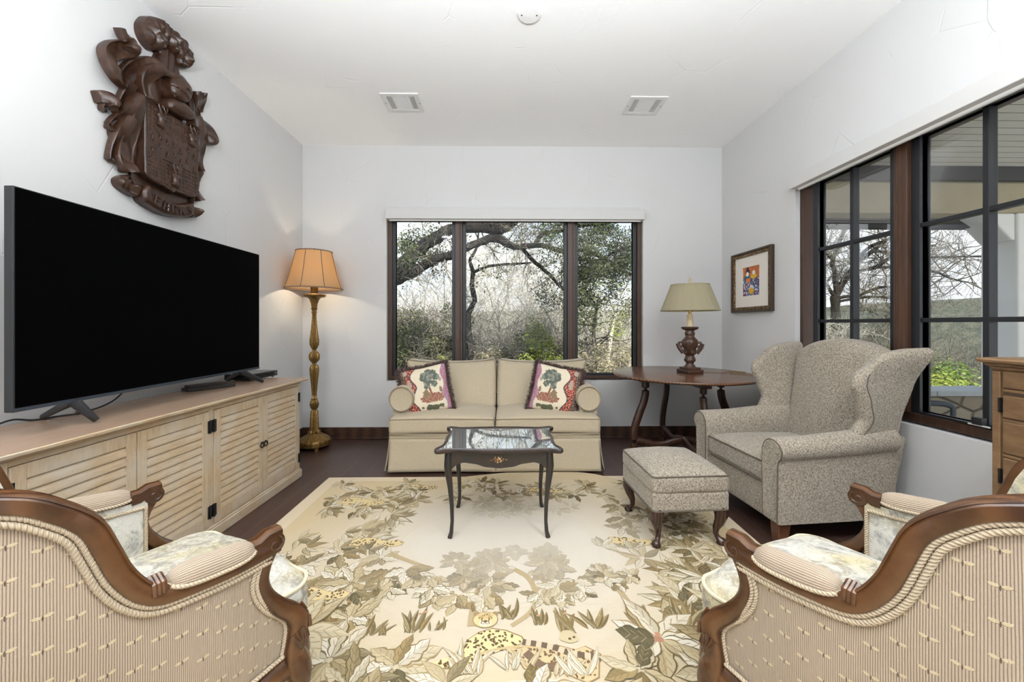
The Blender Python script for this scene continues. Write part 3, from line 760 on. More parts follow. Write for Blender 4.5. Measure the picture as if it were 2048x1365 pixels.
# ================================================================ RUG
def rug_mat():
    n = NT('woven_rug'); a = n.n('VertexColor'); a.layer_name = 'Col'; v = n.coord()
    wv = n.noise(n.coord('Object', (60, 420, 1)), 1, 3, .6)
    c_ = n.mix(n.math('MULTIPLY', wv, .30), a.outputs[0], n.mix(1.0, a.outputs[0], (.62, .58, .52), 'MULTIPLY'))
    n.bump(wv, .35, .002)
    return n.set(c_, .95, 0, .1, Sheen_Weight=.1)
RX, RY0, RY1, RT = 1.365, -.55, 3.045, .009
root = thing('area_rug', 'large cream tapestry rug woven with tan leaves and resting cheetahs', 'rug', (0, 0, 0))
b = MB(); CREAM = (.67, .60, .48)
b.col = (.60, .50, .36); b.box(-RX, RX, RY0, RY1, .001, RT-.001)
lay = [RT-.001]
def put_poly(poly, col, up=True, dz=0):
    if up: lay[0] += 1e-6
    b.col = col; z = lay[0]+dz; k = len(b.v); n = len(poly)
    cx = sum(p[0] for p in poly)/n; cy = sum(p[1] for p in poly)/n
    area = sum(poly[i-1][0]*poly[i][1]-poly[i][0]*poly[i-1][1] for i in range(n))
    if area < 0: poly = poly[::-1]
    for p in poly: b.vert((p[0], p[1], z))
    b.face(range(k, k+n))
def quadr(x0, x1, y0, y1, col): put_poly([(x0, y0), (x1, y0), (x1, y1), (x0, y1)], col)
def blob(cx, cy, rx, ry, rot, col, seed=0, n=22, amp=.15):
    rr = random.Random(seed); ph = [rr.uniform(0, 6.28) for _ in range(3)]; pts = []
    for i in range(n):
        a = 2*PI*i/n; q = 1+amp*(math.sin(2*a+ph[0])*.5+math.sin(3*a+ph[1])*.4+math.sin(5*a+ph[2])*.3)
        x = math.cos(a)*rx*q; y = math.sin(a)*ry*q; pts.append((cx+x*math.cos(rot)-y*math.sin(rot), cy+x*math.sin(rot)+y*math.cos(rot)))
    put_poly(pts, col)
quadr(-RX+.004, RX-.004, RY0, RY1-.004, (.63, .53, .38))
quadr(-RX+.085, RX-.085, RY0, RY1-.075, (.55, .45, .31))
quadr(-RX+.09, RX-.09, RY0, RY1-.08, (.55, .44, .27))
rr = random.Random(5)
# soft woven bands of the background
for i in range(14):
    t = i/13; blob(.03, 2.12, lerp(1.2, .45, t), lerp(1.0, .28, t), .0, tuple(lerp(a, c_, t) for a, c_ in zip((.54, .44, .285), (.64, .585, .495))), i, 60, .10)
for i in range(60):
    y = rr.uniform(.2, 1.32); x = rr.uniform(-1.0, 1.0); L_ = rr.uniform(.1, .4)
    put_poly([(x-L_, y), (x, y-.006), (x+L_, y), (x, y+.005)], rr.choice([(.60, .51, .36), (.70, .63, .51), (.57, .47, .33)]))
DARK = [(.125, .09, .038), (.17, .125, .052), (.12, .10, .052), (.20, .14, .062)]
MID = [(.30, .235, .125), (.26, .21, .12), (.37, .295, .17), (.30, .22, .105)]
LITE = [(.62, .56, .44), (.54, .465, .32), (.68, .63, .53), (.47, .385, .24)]
def fade(x, y):
    d = math.hypot((x-.03)/.80, (y-2.22)/.50); return max(0, min(1, (d-.35)/.75))
def mixc(c_, x, y, k=1):
    f_ = fade(x, y)*k; bgc = (.64, .59, .50); return tuple(lerp(a, q, .40+.60*f_) for a, q in zip(bgc, c_))
def leaf(x, y, ang, L_, W, lobes, cols):
    """lobed leaf: shadow outline, two halves, midrib"""
    ca, sa = math.cos(ang), math.sin(ang); bend = rr.uniform(-.35, .35)
    def tp(t, w_):
        u = t*L_; v = w_+bend*L_*t*t; return (x+u*ca-v*sa, y+u*sa+v*ca)
    N = 5+lobes*3
    def wid(t): return W*math.sin(PI*min(1, t*1.02))**.75*(1 if not lobes else .62+.38*abs(math.sin(lobes*PI*t+.4)))*(1.15-.35*t)
    ts = [i/N for i in range(N+1)]
    put_poly([tp(t, wid(t)*1.18+.001) for t in ts]+[tp(t, -wid(t)*1.18-.001) for t in ts[::-1][:-1]], mixc(cols[0], x, y))
    put_poly([tp(t, wid(t)) for t in ts]+[tp(t, 0) for t in ts[::-1][1:-1]], mixc(cols[1], x, y), False, 3e-7)
    put_poly([tp(t, 0) for t in ts]+[tp(t, -wid(t)*.92) for t in ts[::-1][1:-1]], mixc(cols[2], x, y), False, 3e-7)
    for t in (.22, .42, .62):
        for sg in (-1, 1): put_poly([tp(t, 0), tp(t+.03, sg*.0006), tp(t+.20, sg*wid(t)*.72), tp(t+.17, sg*wid(t)*.74)], mixc(cols[3], x, y), False, 6e-7)
    put_poly([tp(.02, .0012), tp(.9, .0004), tp(.9, -.0004), tp(.02, -.0012)], mixc(cols[0], x, y), False, 7e-7)
def rosette(x, y, size, n, lobes=3, a0=0, a1=2*PI, wr=.2, tone=None):
    order = list(range(n)); rr.shuffle(order)
    for i in order:
        a = a0+(a1-a0)*(i+.5)/n+rr.uniform(-.25, .25); t = tone if tone is not None else rr.random()
        if t < .34: p_ = rr.choice(MID); q_ = rr.choice(LITE); cols = (rr.choice(DARK), q_, tuple(lerp(a_, b_, .45) for a_, b_ in zip(q_, p_)), p_)
        elif t < .64: p_ = rr.choice(MID); cols = (rr.choice(DARK), p_, tuple(q*.78 for q in p_), rr.choice(DARK))
        elif t < .76: p_ = rr.choice(DARK); cols = (tuple(q*.7 for q in p_), p_, tuple(q*.85 for q in p_), rr.choice(MID))
        else: p_ = rr.choice(LITE); cols = (rr.choice(MID), p_, tuple(q*.9 for q in p_), rr.choice(MID))
        leaf(x+math.cos(a)*.01, y+math.sin(a)*.01, a, size*rr.uniform(.75, 1.2), size*wr*rr.uniform(.8, 1.2), lobes, cols)
def spotted(poly, base, seed, n, spot, r=.006):
    put_poly(poly, (.25, .17, .08)); cx = sum(p[0] for p in poly)/len(poly); cy = sum(p[1] for p in poly)/len(poly)
    put_poly([(cx+(p[0]-cx)*.97, cy+(p[1]-cy)*.95) for p in poly], base)
    def ins(x, y):
        c_ = False
        for i in range(len(poly)):
            x0, y0 = poly[i]; x1, y1 = poly[i-1]
            if (y0 > y) != (y1 > y) and x < (x1-x0)*(y-y0)/(y1-y0)+x0: c_ = not c_
        return c_
    q = random.Random(seed); xs = [p[0] for p in poly]; ys = [p[1] for p in poly]
    for i in range(n):
        x = q.uniform(min(xs), max(xs)); y = q.uniform(min(ys), max(ys)); ax = cx+(x-cx)*1.06; ay = cy+(y-cy)*1.08
        if ins(ax, ay): blob(x, y, r*q.uniform(.6, 1.1), r*q.uniform(.7, 1.4), q.uniform(0, 3), spot, i, 7, .2)
def branchline(pts, w0, w1, col):
    c_ = cr_spline(pts, 24); Lp = []; Rp = []
    for i, p in enumerate(c_):
        q0 = c_[max(0, i-1)]; q1 = c_[min(23, i+1)]; dx, dy = q1[0]-q0[0], q1[1]-q0[1]; d = math.hypot(dx, dy)+1e-9; w_ = lerp(w0, w1, i/23)
        Lp.append((p[0]-dy/d*w_, p[1]+dx/d*w_)); Rp.append((p[0]+dy/d*w_, p[1]-dx/d*w_))
    for i in range(23): put_poly([Lp[i], Lp[i+1], Rp[i+1], Rp[i]], col)
def scatter(x0, x1, y0, y1, n, smin, smax, k, lobes, tone=None, wr=.2, aim=None):
    smin *= .74; smax *= .74
    for _ in range(int(n*1.3)):
        x = rr.uniform(x0, x1); y = rr.uniform(y0, y1); s_ = rr.uniform(smin, smax)
        if aim is None: rosette(x, y, s_, k, lobes, 0, 2*PI, wr, tone)
        else:
            a = math.atan2(aim[1]-y, aim[0]-x) if isinstance(aim, tuple) else aim
            rosette(x, y, s_, k, lobes, a-1.5, a+1.5, wr, tone)
CAT = (.62, .49, .26); SPOT = (.10, .065, .03)
# foliage round the border, dense at the edges and pale towards the middle
scatter(-1.2, 1.2, 2.66, 2.93, 30, .10, .16, 7, 2, wr=.17)
scatter(-1.22, -.66, 2.05, 2.65, 20, .11, .18, 7, 1, wr=.15, aim=(.0, 2.2))
scatter(.66, 1.22, 2.10, 2.65, 18, .10, .17, 7, 3, wr=.2)
scatter(-1.22, -.62, 1.30, 2.05, 22, .10, .17, 8, 3, wr=.22)
scatter(.68, 1.22, 1.50, 2.05, 18, .12, .20, 8, 1, wr=.15)
scatter(-.40, .5, 2.42, 2.62, 9, .09, .13, 7, 3, tone=.9)
# lying cheetahs peeping out of the leaves
for (x, y, sx, sy, sd) in ((-.98, 2.62, .17, .07, 1), (-.72, 2.13, .16, .055, 2), (-.86, 1.73, .17, .05, 3), (.25, 2.78, .15, .05, 4), (.66, 2.12, .15, .05, 5), (-.62, 2.85, .12, .05, 6)):
    spotted([(x-sx, y-sy*.6), (x-sx*.5, y-sy), (x+sx*.3, y-sy*.9), (x+sx, y-sy*.5), (x+sx*1.05, y+sy*.1), (x+sx*.8, y+sy*.5), (x+sx*.45, y+sy*.3), (x, y+sy*.9), (x-sx*.6, y+sy)], CAT, sd, 90, SPOT, .006)
    rosette(x-sx, y-sy, .09, 6, 2, -.3, 2.4, .2); rosette(x, y-sy*1.3, .08, 5, 2, .2, 2.9, .2)
_put = put_poly
def put_poly(poly, col, up=True, dz=0): _put([(x, 1.567+1.05*(y-1.2)) for x, y in poly] if warp[0] else poly, col, up, dz)
warp = [True]
# spreading tree over the large cheetah
TB = (.40, .31, .18)
branchline([(-.13, 1.17), (-.13, 1.30), (-.12, 1.42), (-.16, 1.55)], .024, .012, TB)
branchline([(.02, 1.17), (.10, 1.24), (.13, 1.33), (.10, 1.45), (.02, 1.52)], .009, .014, TB)
branchline([(.13, 1.36), (.22, 1.46), (.30, 1.50)], .010, .006, TB)
branchline([(-.35, 1.52), (-.45, 1.56), (-.60, 1.64)], .007, .014, TB)
branchline([(.53, 1.22), (.50, 1.36), (.44, 1.45)], .016, .008, TB)
warp[0] = False
scatter(-.58, -.08, 1.70, 1.92, 15, .09, .14, 8, 3, wr=.3, aim=-1.5)
scatter(-.08, .38, 1.68, 1.90, 11, .08, .13, 8, 3, wr=.3, aim=-1.4)
scatter(-.28, .28, 1.88, 2.06, 7, .09, .13, 8, 3, tone=.5, wr=.3)
scatter(.42, .58, 1.74, 1.90, 5, .06, .09, 8, 3, wr=.3)
warp[0] = True
def tuft(x, y, h_, n, cols=None):
    for i in range(n): leaf(x+rr.uniform(-.03, .03), y, PI/2+rr.uniform(-.75, .75), h_*rr.uniform(.6, 1.2), h_*.075, 0, cols or (rr.choice(DARK), rr.choice(MID), rr.choice(DARK), rr.choice(DARK)))
for x, y, h_, n in ((-.52, 1.13, .10, 6), (-.46, 1.13, .06, 5), (-.36, 1.14, .12, 7), (-.27, 1.15, .06, 5), (.0, 1.20, .10, 8), (.14, 1.17, .1, 7), (.24, 1.13, .13, 10), (.33, 1.15, .12, 7), (.70, 1.15, .15, 9), (.55, 1.16, .10, 6)): tuft(x, y, h_, n)
for x, y in ((-.33, 1.245), (-.35, 1.235), (.24, 1.23), (.13, 1.22)): blob(x, y, .008, .006, 0, (.45, .26, .15), 3, 9)
# the large cheetah and her cub
import_pts = None
def px(x, y): # rug design grid of the centre panel
    return (x*.001, y*.001)
tail = [(.06, 1.095), (.11, 1.085), (.17, 1.07), (.23, 1.045), (.30, 1.03), (.335, 1.022)]
spotted([px(*p) for p in ((-15, 1075), (40, 1068), (110, 1085), (190, 1080), (250, 1060), (290, 1075), (340, 1040), (325, 1000), (312, 950), (270, 930), (200, 965), (120, 985), (60, 985), (40, 1020))], (.55, .43, .25), 8, 190, (.16, .10, .05), .006)
spotted([px(*p) for p in ((-148, 1105), (-105, 1142), (-55, 1160), (0, 1150), (60, 1120), (72, 1098), (40, 1080), (-20, 1058), (-70, 1038), (-105, 1012), (-140, 1010), (-195, 990), (-255, 990), (-268, 1008), (-215, 1030), (-165, 1062))], (.68, .56, .30), 9, 330, SPOT, .0055)
branchline([(-.10, 1.045), (-.03, 1.065), (.05, 1.075), (.12, 1.068)], .006, .004, (.50, .38, .2))
for i in range(30):
    a = cr_spline(tail, 31)[i]; c_ = cr_spline(tail, 31)[i+1]; branchline([a, c_], .0125, .0125, (.13, .09, .06) if i % 4 < 2 else (.55, .46, .32))
branchline([(.07, 1.05), (.12, 1.0), (.18, .985)], .016, .012, (.16, .11, .07))
blob(.235, 1.115, .034, .030, .2, (.52, .43, .27), 12); blob(.255, 1.112, .006, .005, 0, SPOT, 2, 8); blob(.238, 1.105, .006, .006, 0, SPOT, 3, 8)
hx, hy_ = -.083, 1.20
blob(hx-.038, hy_+.030, .013, .013, 0, (.30, .22, .11), 4, 12, 0); blob(hx+.038, hy_+.030, .013, .013, 0, (.30, .22, .11), 5, 12, 0)
blob(hx, hy_, .050, .041, 0, (.27, .19, .09), 1, 26, .03); blob(hx, hy_, .047, .038, 0, (.66, .52, .28), 1, 26, .03)
blob(hx, hy_+.018, .034, .016, 0, (.54, .40, .2), 2, 16, .1); blob(hx, hy_-.018, .024, .016, 0, (.74, .66, .50), 7, 16, .05)
blob(hx, hy_-.008, .010, .006, 0, (.16, .09, .05), 8, 10, .05)
for s_ in (-1, 1):
    blob(hx+s_*.019, hy_+.008, .009, .005, 0, (.12, .08, .04), 3, 10, 0); blob(hx+s_*.019, hy_+.008, .0045, .003, 0, (.62, .50, .2), 3, 8, 0)
    branchline([(hx+s_*.015, hy_+.004), (hx+s_*.013, hy_-.008), (hx+s_*.017, hy_-.020)], .0022, .0016, (.10, .06, .03))
    branchline([(hx, hy_-.014), (hx+s_*.008, hy_-.022), (hx+s_*.014, hy_-.020)], .0014, .001, (.15, .1, .06))
for i in range(10): blob(hx+rr.uniform(-.03, .03), hy_+rr.uniform(.015, .034), .002, .003, 0, SPOT, i, 6)
for x, y, h_ in ((-.16, .965, .12), (-.12, .96, .13), (.06, .99, .09), (.03, .98, .08), (.19, .955, .09), (.25, .955, .12)): tuft(x, y, h_, 5, (rr.choice(MID), rr.choice(LITE), rr.choice(LITE), rr.choice(MID)))
# rosettes of the foreground
for x, y, s_, k, lb in ((-.38, 1.0, .15, 10, 3), (-.62, 1.03, .17, 10, 3), (-.52, .93, .14, 9, 3), (.57, 1.10, .19, 11, 2), (.80, 1.06, .15, 9, 1), (.46, .98, .12, 8, 2), (-.8, 1.15, .18, 10, 1), (.95, 1.25, .16, 9, 1), (.72, .95, .15, 9, 2), (-.2, .93, .11, 8, 1), (.1, .9, .12, 8, 2), (-.45, .8, .18, 9, 3), (.35, .8, .18, 9, 3), (0, .7, .2, 9, 3)): rosette(x, y, s_, k, lb, 0, 2*PI, .2)
blob(.57, 1.10, .016, .018, 0, (.36, .18, .11), 3, 12, .3); blob(.575, 1.12, .010, .012, 0, (.42, .22, .13), 4, 10, .3)
M_rug = rug_mat(); b.build('pile', M_rug, root, smooth=0)

# ================================================================ SOFA
M_linen = fabric('sofa_linen', (.47, .40, .29), (.36, .30, .21), 300, .95, .2)
M_linen_light = M_linen
M_piping = plain('sofa_piping', (.25, .20, .14), .9)
SX, SY = -.09, 3.575
root = thing('loveseat', 'beige linen two-seat sofa with rolled arms and a skirt under the window', 'sofa', (SX, SY, 0))
b = MB(); b.rbox(1.66, .80, .22, .03, 8, xf=lambda p: (p.x, p.y+.02, p.z+.20)); b.build('frame', M_linen, root)
b = MB(); b.rbox(1.70, .855, .042, .018, 14, xf=lambda p: (p.x, p.y-.005, p.z+.288)); b.build('seat_rail', M_linen, root)
# skirt: a strip that hangs with kick pleats at the corners and centre
def skirt():
    b = MB()
    def panel(p0, p1, nrm, gap0=.006, gap1=.006):
        (x0, y0), (x1, y1) = p0, p1; L_ = math.hypot(x1-x0, y1-y0); dx, dy = (x1-x0)/L_, (y1-y0)/L_
        def fn(u, v):
            s_ = lerp(gap0, L_-gap1, u); fl = (1-v)**1.5*.022*(1+.5*abs(2*u-1)**6)+.003*math.sin(u*9)*(1-v)
            z = lerp(.018+.010*abs(2*u-1)**4*0, .272, v); sp = (1-v)*(u-.5)*.012
            return (x0+dx*(s_+sp)+nrm[0]*fl, y0+dy*(s_+sp)+nrm[1]*fl, z)
        b.grid(fn, 40, 10)
    X_, Y0, Y1 = .846, -.428, .43
    panel((-X_, Y0), (0, Y0), (0, -1)); panel((0, Y0), (X_, Y0), (0, -1)); panel((X_, Y0), (X_, Y1), (1, 0)); panel((-X_, Y1), (-X_, Y0), (-1, 0))
    for cx, cy, w_ in ((0, Y0+.012, .03),): b.box(cx-w_, cx+w_, cy-.004, cy, .03, .27)
    for s_ in (-1, 1): b.box(s_*(X_-.012)-.03*0-.002, s_*(X_-.012)+.002, Y0+.003, Y0+.05, .03, .27)
    return b
skirt().build('skirt', M_linen, root, smooth=60, solid=.006)
for s_ in (-1, 1):
    def seat_xf(p, s_=s_):
        x = p.x; y = p.y; t = max(0, min(1, (y+.20)/.10)); t = t*t*(3-2*t)
        half = .425; u = (x*s_+half)/(2*half)                     # 0 at the middle seam, 1 at the outer side
        outer = lerp(.848, .655, t); nx = .004+u*(outer-.004)
        return (s_*nx, y-.055, p.z+.375+.012*(1-abs(2*u-1)**2))
    b = MB(); b.rbox(.85, .80, .135, .032, 16, (.03, .0), .0, seat_xf, 4); b.build('seat_cushion', M_linen, root)
    b = MB()
    for zz in (.432, .318):
        pts = [(s_*(.012+i/20*.825), -.452-.004*math.sin(PI*i/20), zz+.006*math.sin(PI*i/20)*(1 if zz > .4 else 0)) for i in range(21)]
        b.tube([(s_*.008, -.40, zz)]+pts+[(s_*.846, -.41, zz), (s_*.84, -.27, zz)], .0045, 6)
    b.build('seat_welt', M_piping, root)
for s_ in (-1, 1):
    def back_xf(p, s_=s_):
        u = p.x*s_/.43; v = (p.z+.24)/.48; wid = lerp(.335, .432, v**.8); x = s_*(.004+.010*v**4+wid+u*wid)
        ear = .018*abs(u)**3*max(0, v-.55)/.45
        lean = lerp(.06, .29, v); return (x, p.y+lean+.035*0, .425+v*(.415)+ear*1.2-.012*(1-u*u)*v)
    b = MB(); b.rbox(.86, .20, .48, .05, 12, (0, 0), 0, back_xf, 4)
    b.v = [(x, y-.05*math.cos(min(1, abs(x*s_-.40)/.45)*PI/2)*max(0, math.sin(PI*min(1, max(0, (z-.42)/.42)))), z) if y < .25+0*z else (x, y, z) for x, y, z in b.v]
    b.build('back_cushion', M_linen, root)
    b = MB(); pts = []
    for i in range(25):
        u = -1+2*i/24; q = Vector((s_*u*.43*.985, -.085, .235)); pts.append(back_xf(q))
    b.tube([back_xf(Vector((s_*-.425, -.085, z_))) for z_ in (-.1, .1)]+pts+[back_xf(Vector((s_*.425, -.085, z_))) for z_ in (.1, -.1)], .005, 6); b.build('back_welt', M_piping, root)
    # rolled arm
    cx, cz, r = s_*.776, .572, .104
    def arm_ring(y, k=1.0):
        ring = []
        for j in range(28):
            a = 2*PI*j/28; x = math.cos(a)*r*k; z = math.sin(a)*r*1.0*k
            ring.append((cx+x, y, cz+z))
        return ring
    b = MB(); b.loft([arm_ring(-.318, .86), arm_ring(-.326, .93), arm_ring(-.318, 1), arm_ring(.0), arm_ring(.36)])
    b.box(cx-.075, cx+.075, -.30, .40, .25, .57); b.build('arm', M_linen, root, smooth=50, bevel=.01)
    b = MB(); b.tube([(cx+math.cos(2*PI*j/36)*r*.955, -.326, cz+math.sin(2*PI*j/36)*r*.955) for j in range(36)], .005, 6, closed=True); b.build('arm_welt', M_piping, root)
b = MB(); b.rbox(1.64, .17, .62, .05, 10, xf=lambda p: (p.x, p.y+.355+(p.z)*.10, p.z+.48)); b.build('back', M_linen, root)

# throw pillows ---------------------------------------------------
def pillow_art(u, v, mir):
    if mir: u = 1-u
    q = mnoise.noise((u*38, v*38, 3)); q2 = mnoise.noise((u*14, v*14, 9))
    edge = .30+.055*math.sin(v*13+.8)
    if u < edge-.022:
        c_ = (.50, .11, .055) if q > -.03 else (.055, .045, .055)
        if q > .30: c_ = (.66, .30, .20)
        if u < .12+.03*math.sin(v*9) : c_ = (.10, .07, .06) if q < .18 else (.26, .18, .13)
        if ((u-.20)/.05)**2+((v-.62)/.10)**2 < 1 or ((u-.13)/.05)**2+((v-.9)/.06)**2 < 1: c_ = (.36, .30, .24)
        return c_
    if u < edge: return (.06, .07, .09)
    e2 = .905+.025*math.sin(v*14)
    if u > e2: return (.40, .13, .16) if q > -.02 else (.30, .24, .32)
    if u > e2-.012: return (.25, .27, .36)
    # tree
    for cx, cy, r in ((.53, .76, .085), (.62, .83, .08), (.72, .80, .075), (.78, .70, .075), (.67, .72, .08), (.56, .66, .075), (.56, .53, .065), (.72, .56, .07), (.48, .70, .05), (.64, .62, .05)):
        if math.hypot(u-cx, v-cy) < r*(1+.35*q): return (.10, .115, .095) if q2 > -.05 else (.20, .21, .17)
    if abs(u-(.645+.035*math.sin(v*9))) < .022 and .30 < v < .70: return (.22, .10, .065)
    if ((u-.53)/.07)**2+((v-.36)/.10)**2 < 1+q: return (.21, .15, .09)
    if ((u-.66)/.26)**2+((v-.27)/.10)**2 < 1+.5*q and v > .18: return (.24, .105, .075) if q > -.12 else (.36, .22, .15)
    if ((u-.84)/.035)**2+((v-.42)/.06)**2 < 1+q: return (.22, .15, .10)
    if ((u-.85)/.028)**2+((v-.64)/.05)**2 < 1: return (.35, .28, .24)
    if ((u-.63)/.2)**2+((v-.08)/.055)**2 < 1+1.3*q2: return (.11, .115, .075)
    return (.66, .58, .44)
M_pillow = colmat('pillow_tapestry', .9, spec=.1)
M_fringe = colmat('pillow_fringe', .95, spec=.1)
def pillow(label, loc, rot, mir):
    root = thing('throw_pillow', label, 'pillow', loc, 0, 'tapestry pillows on the loveseat'); root.rotation_euler = rot
    S = .203; b = MB(); N = 84
    def pt(u, v, sg):
        x, z = 2*u-1, 2*v-1; bul = .072*max(0, (1-x**4)*(1-z**4))**.62
        k = 1-.06*(1-abs(x*z))*max(abs(x), abs(z))**2
        return Vector((x*S*k, sg*bul, z*S*k+S))
    for sg in (-1, 1):
        nn = N if sg < 0 else 16; base = len(b.v)
        for j in range(nn+1):
            for i in range(nn+1): b.vert(pt(i/nn, j/nn, sg))
        for j in range(nn):
            for i in range(nn):
                b.col = pillow_art((i+.5)/nn, (j+.5)/nn, mir) if sg < 0 else (.10, .07, .06)
                q = (base+j*(nn+1)+i, base+j*(nn+1)+i+1, base+(j+1)*(nn+1)+i+1, base+(j+1)*(nn+1)+i); b.face(q if sg < 0 else q[::-1])
    b.build('cover', M_pillow, root, smooth=180)
    rnd = random.Random(8); b = MB(); pts = []
    for k in range(4):
        for i in range(26):
            t = i/26; u, v = ((t, 0), (1, t), (1-t, 1), (0, 1-t))[k]; pts.append(pt(u, v, 0))
    b.col = (.07, .045, .04); b.tube(pts, .013, 6, closed=True)
    c0 = Vector((0, 0, S))
    for i in range(3600):
        p = pts[rnd.randrange(len(pts))]; p = p.lerp(pts[(pts.index(p)+1) % len(pts)], rnd.random()); d = (p-c0).normalized()
        d = (d+Vector((rnd.uniform(-.9, .9), rnd.uniform(-.9, .6), rnd.uniform(-.9, .9)))).normalized(); L_ = rnd.uniform(.022, .046); o_ = d.orthogonal().normalized()*.0028
        b.col = rnd.choice([(.085, .055, .048), (.13, .085, .07), (.05, .035, .035), (.19, .14, .13), (.10, .06, .07)]); q = p+d*L_+Vector((0, 0, -.006)); k = len(b.v); b.v += [tuple(p-o_), tuple(p+o_), tuple(q+o_*.4), tuple(q-o_*.4)]; b.face((k, k+1, k+2, k+3))
    b.build('fringe', M_fringe, root, smooth=0); return root
pillow('fringed tapestry pillow with orange band on its left, at the left end of the loveseat', (SX-.560, SY-.26, .440), (math.radians(-20), math.radians(-11), math.radians(6)), False)
pillow('fringed tapestry pillow with orange band on its right, at the right end of the loveseat', (SX+.470, SY-.27, .440), (math.radians(-20), math.radians(11), math.radians(-8)), True)

# ================================================================ COFFEE TABLE
M_black = plain('black_lacquer', (.012, .014, .016), .32, var=.5, vscale=20, col2=(.03, .018, .012))
M_rim = plain('worn_brown_rim', (.045, .022, .014), .35, col2=(.012, .012, .013), vscale=12)
n = NT('mirror_top'); M_mirror = n.set((.60, .62, .62), n.math('MULTIPLY', n.noise(n.coord(), 30, 4), .05), .85, .8)
root = thing('coffee_table', 'small black lacquer coffee table with mirrored tray top on the rug', 'coffee table', (-.04, 2.355, RT))
qr = [(0, .237), (.10, .235), (.18, .228), (.24, .222), (.275, .226), (.305, .238), (.33, .246), (.346, .240), (.350, .224), (.342, .204), (.328, .178), (.320, .14), (.318, .07), (.322, 0)]
half = qr+[(x, -y) for x, y in qr[::-1][1:]]
outl = cr_spline(half, 60); outl = outl+[(-x, y) for x, y in outl[::-1][1:-1]]
def ofs(k, zz): return [(x*(1-k/.33), y*(1-k/.235), zz) for x, y in outl]
b = MB(); rings = [ofs(.02, .478), ofs(.004, .482), ofs(0, .490), ofs(.001, .503), ofs(.006, .508), ofs(.012, .506), ofs(.018, .498)]
b.loft(rings, cap=True); b.build('tray_rim', M_rim, root, smooth=60)
b = MB(); k = len(b.v); [b.vert(p) for p in ofs(.0185, .4995)]; b.face([k+i for i in range(len(outl))][::-1]); b.build('mirror_top', M_mirror, root, smooth=0, solid=.002)
AP = [(0, .388), (.07, .395), (.13, .413), (.19, .421), (.225, .412), (.25, .39), (.27, .365)]
def apron(along, half_, off, s_):
    b = MB(); up = [(u, interp(AP, abs(u)/half_*.27)) for u in [half_*(-1+2*i/40) for i in range(41)]]
    poly = up+[(half_, .48), (-half_, .48)]
    if along == 'x': b.prism(poly, off-.009, off+.009, lambda x, z, y: (x, y, z))
    else: b.prism(poly, off-.009, off+.009, lambda y, z, x: (x, y, z))
    return b
for s_ in (-1, 1):
    apron('x', .275, s_*.188, s_).build('apron', M_black, root, smooth=30)
    apron('y', .185, s_*.278, s_).build('apron', M_black, root, smooth=30)
rnd = random.Random(3); b = MB()
for i in range(70):
    u = rnd.gauss(0, .022); zz = .437+rnd.gauss(0, .010)*(1-min(.8, abs(u)/.05)); s_ = rnd.uniform(.002, .006)*(1-min(.6, abs(u)/.06)); a = rnd.uniform(0, 6)
    b.col = rnd.choice([(.55, .30, .12), (.62, .42, .2), (.45, .16, .07), (.7, .55, .35), (.30, .22, .08)])
    b.flat([(u+math.cos(a+k*PI/3)*s_*(1 if k % 2 else .6), zz+math.sin(a+k*PI/3)*s_*.7) for k in range(6)], lambda x, z, i=i: (x, -.1976-i*.00001, z))
b.build('painted_flowers', colmat('painted_flower', .5), root, smooth=0)['label'] = 'small painted gold and red flower spray on the front apron'
LEG = [(.278, .485, .019), (.282, .40, .020), (.279, .36, .0185), (.270, .28, .0145), (.262, .18, .0115), (.260, .09, .0095), (.264, .03, .0105), (.272, .0, .0125)]
for sx in (-1, 1):
    for sy in (-1, 1):
        b = MB(); b.tube([(sx*x, sy*(.188+(x-.278)*.8), z) for x, z, r in LEG], [r*1.05 for *_, r in LEG], 8); b.build('leg', M_black, root, smooth=60)

# ================================================================ FLOOR LAMP
def gold_mat(name, c1, c2, metal=.55):
    n = NT(name); v = n.coord(); a = n.noise(v, 70, 4, .6)
    return n.set(n.mix(n.ramp(a, ((.3, 0.), (.7, 1.))), c1, c2), .42, metal, .5)
M_gold = gold_mat('antique_gold', (.10, .050, .014), (.30, .18, .052), .75)
def lz(cy): return (1295-cy)/645
root = thing('floor_lamp', 'gilded turned floor lamp with tan bell shade lit in the corner', 'floor lamp', (-1.845, 3.80, 0))
flute = lambda k, d: (lambda th, r, z: 1-d*(.5+.5*math.cos(k*th)))
prof = [(1200, .058), (1190, .060), (1185, .046), (1180, .043), (1065, .034), (1060, .026), (1052, .024), (1045, .034), (1025, .042), (1005, .036), (994, .024), (990, .033), (986, .022), (960, .022), (900, .029), (830, .041), (800, .042), (785, .036), (780, .028), (774, .018), (766, .021), (757, .036), (745, .047), (728, .050), (712, .047), (700, .034), (694, .020), (685, .018), (676, .026), (672, .030), (655, .041), (630, .043), (600, .037), (550, .028), (500, .0215), (462, .019), (456, .026), (450, .022), (436, .021), (431, .033), (426, .024)]
b = MB(); b.lathe([(r, lz(c_)) for c_, r in prof], 96, mod=flute(12, .22)); b.build('pole', M_gold, root, smooth=60)
b = MB(); b.lathe([(r, lz(c_)) for c_, r in ((426, .024), (400, .030), (372, .045), (362, .062), (358, .095), (350, .105), (345, .103), (342, .08), (338, .04))], 48, mod=flute(16, .08)); b.build('drip_pan', M_gold, root, smooth=60)
b = MB(); b.lathe([(r, lz(c_)) for c_, r in ((338, .036), (330, .034), (315, .030), (303, .036), (299, .034))], 32, mod=flute(14, .1)); b.build('candle_cup', M_gold, root)
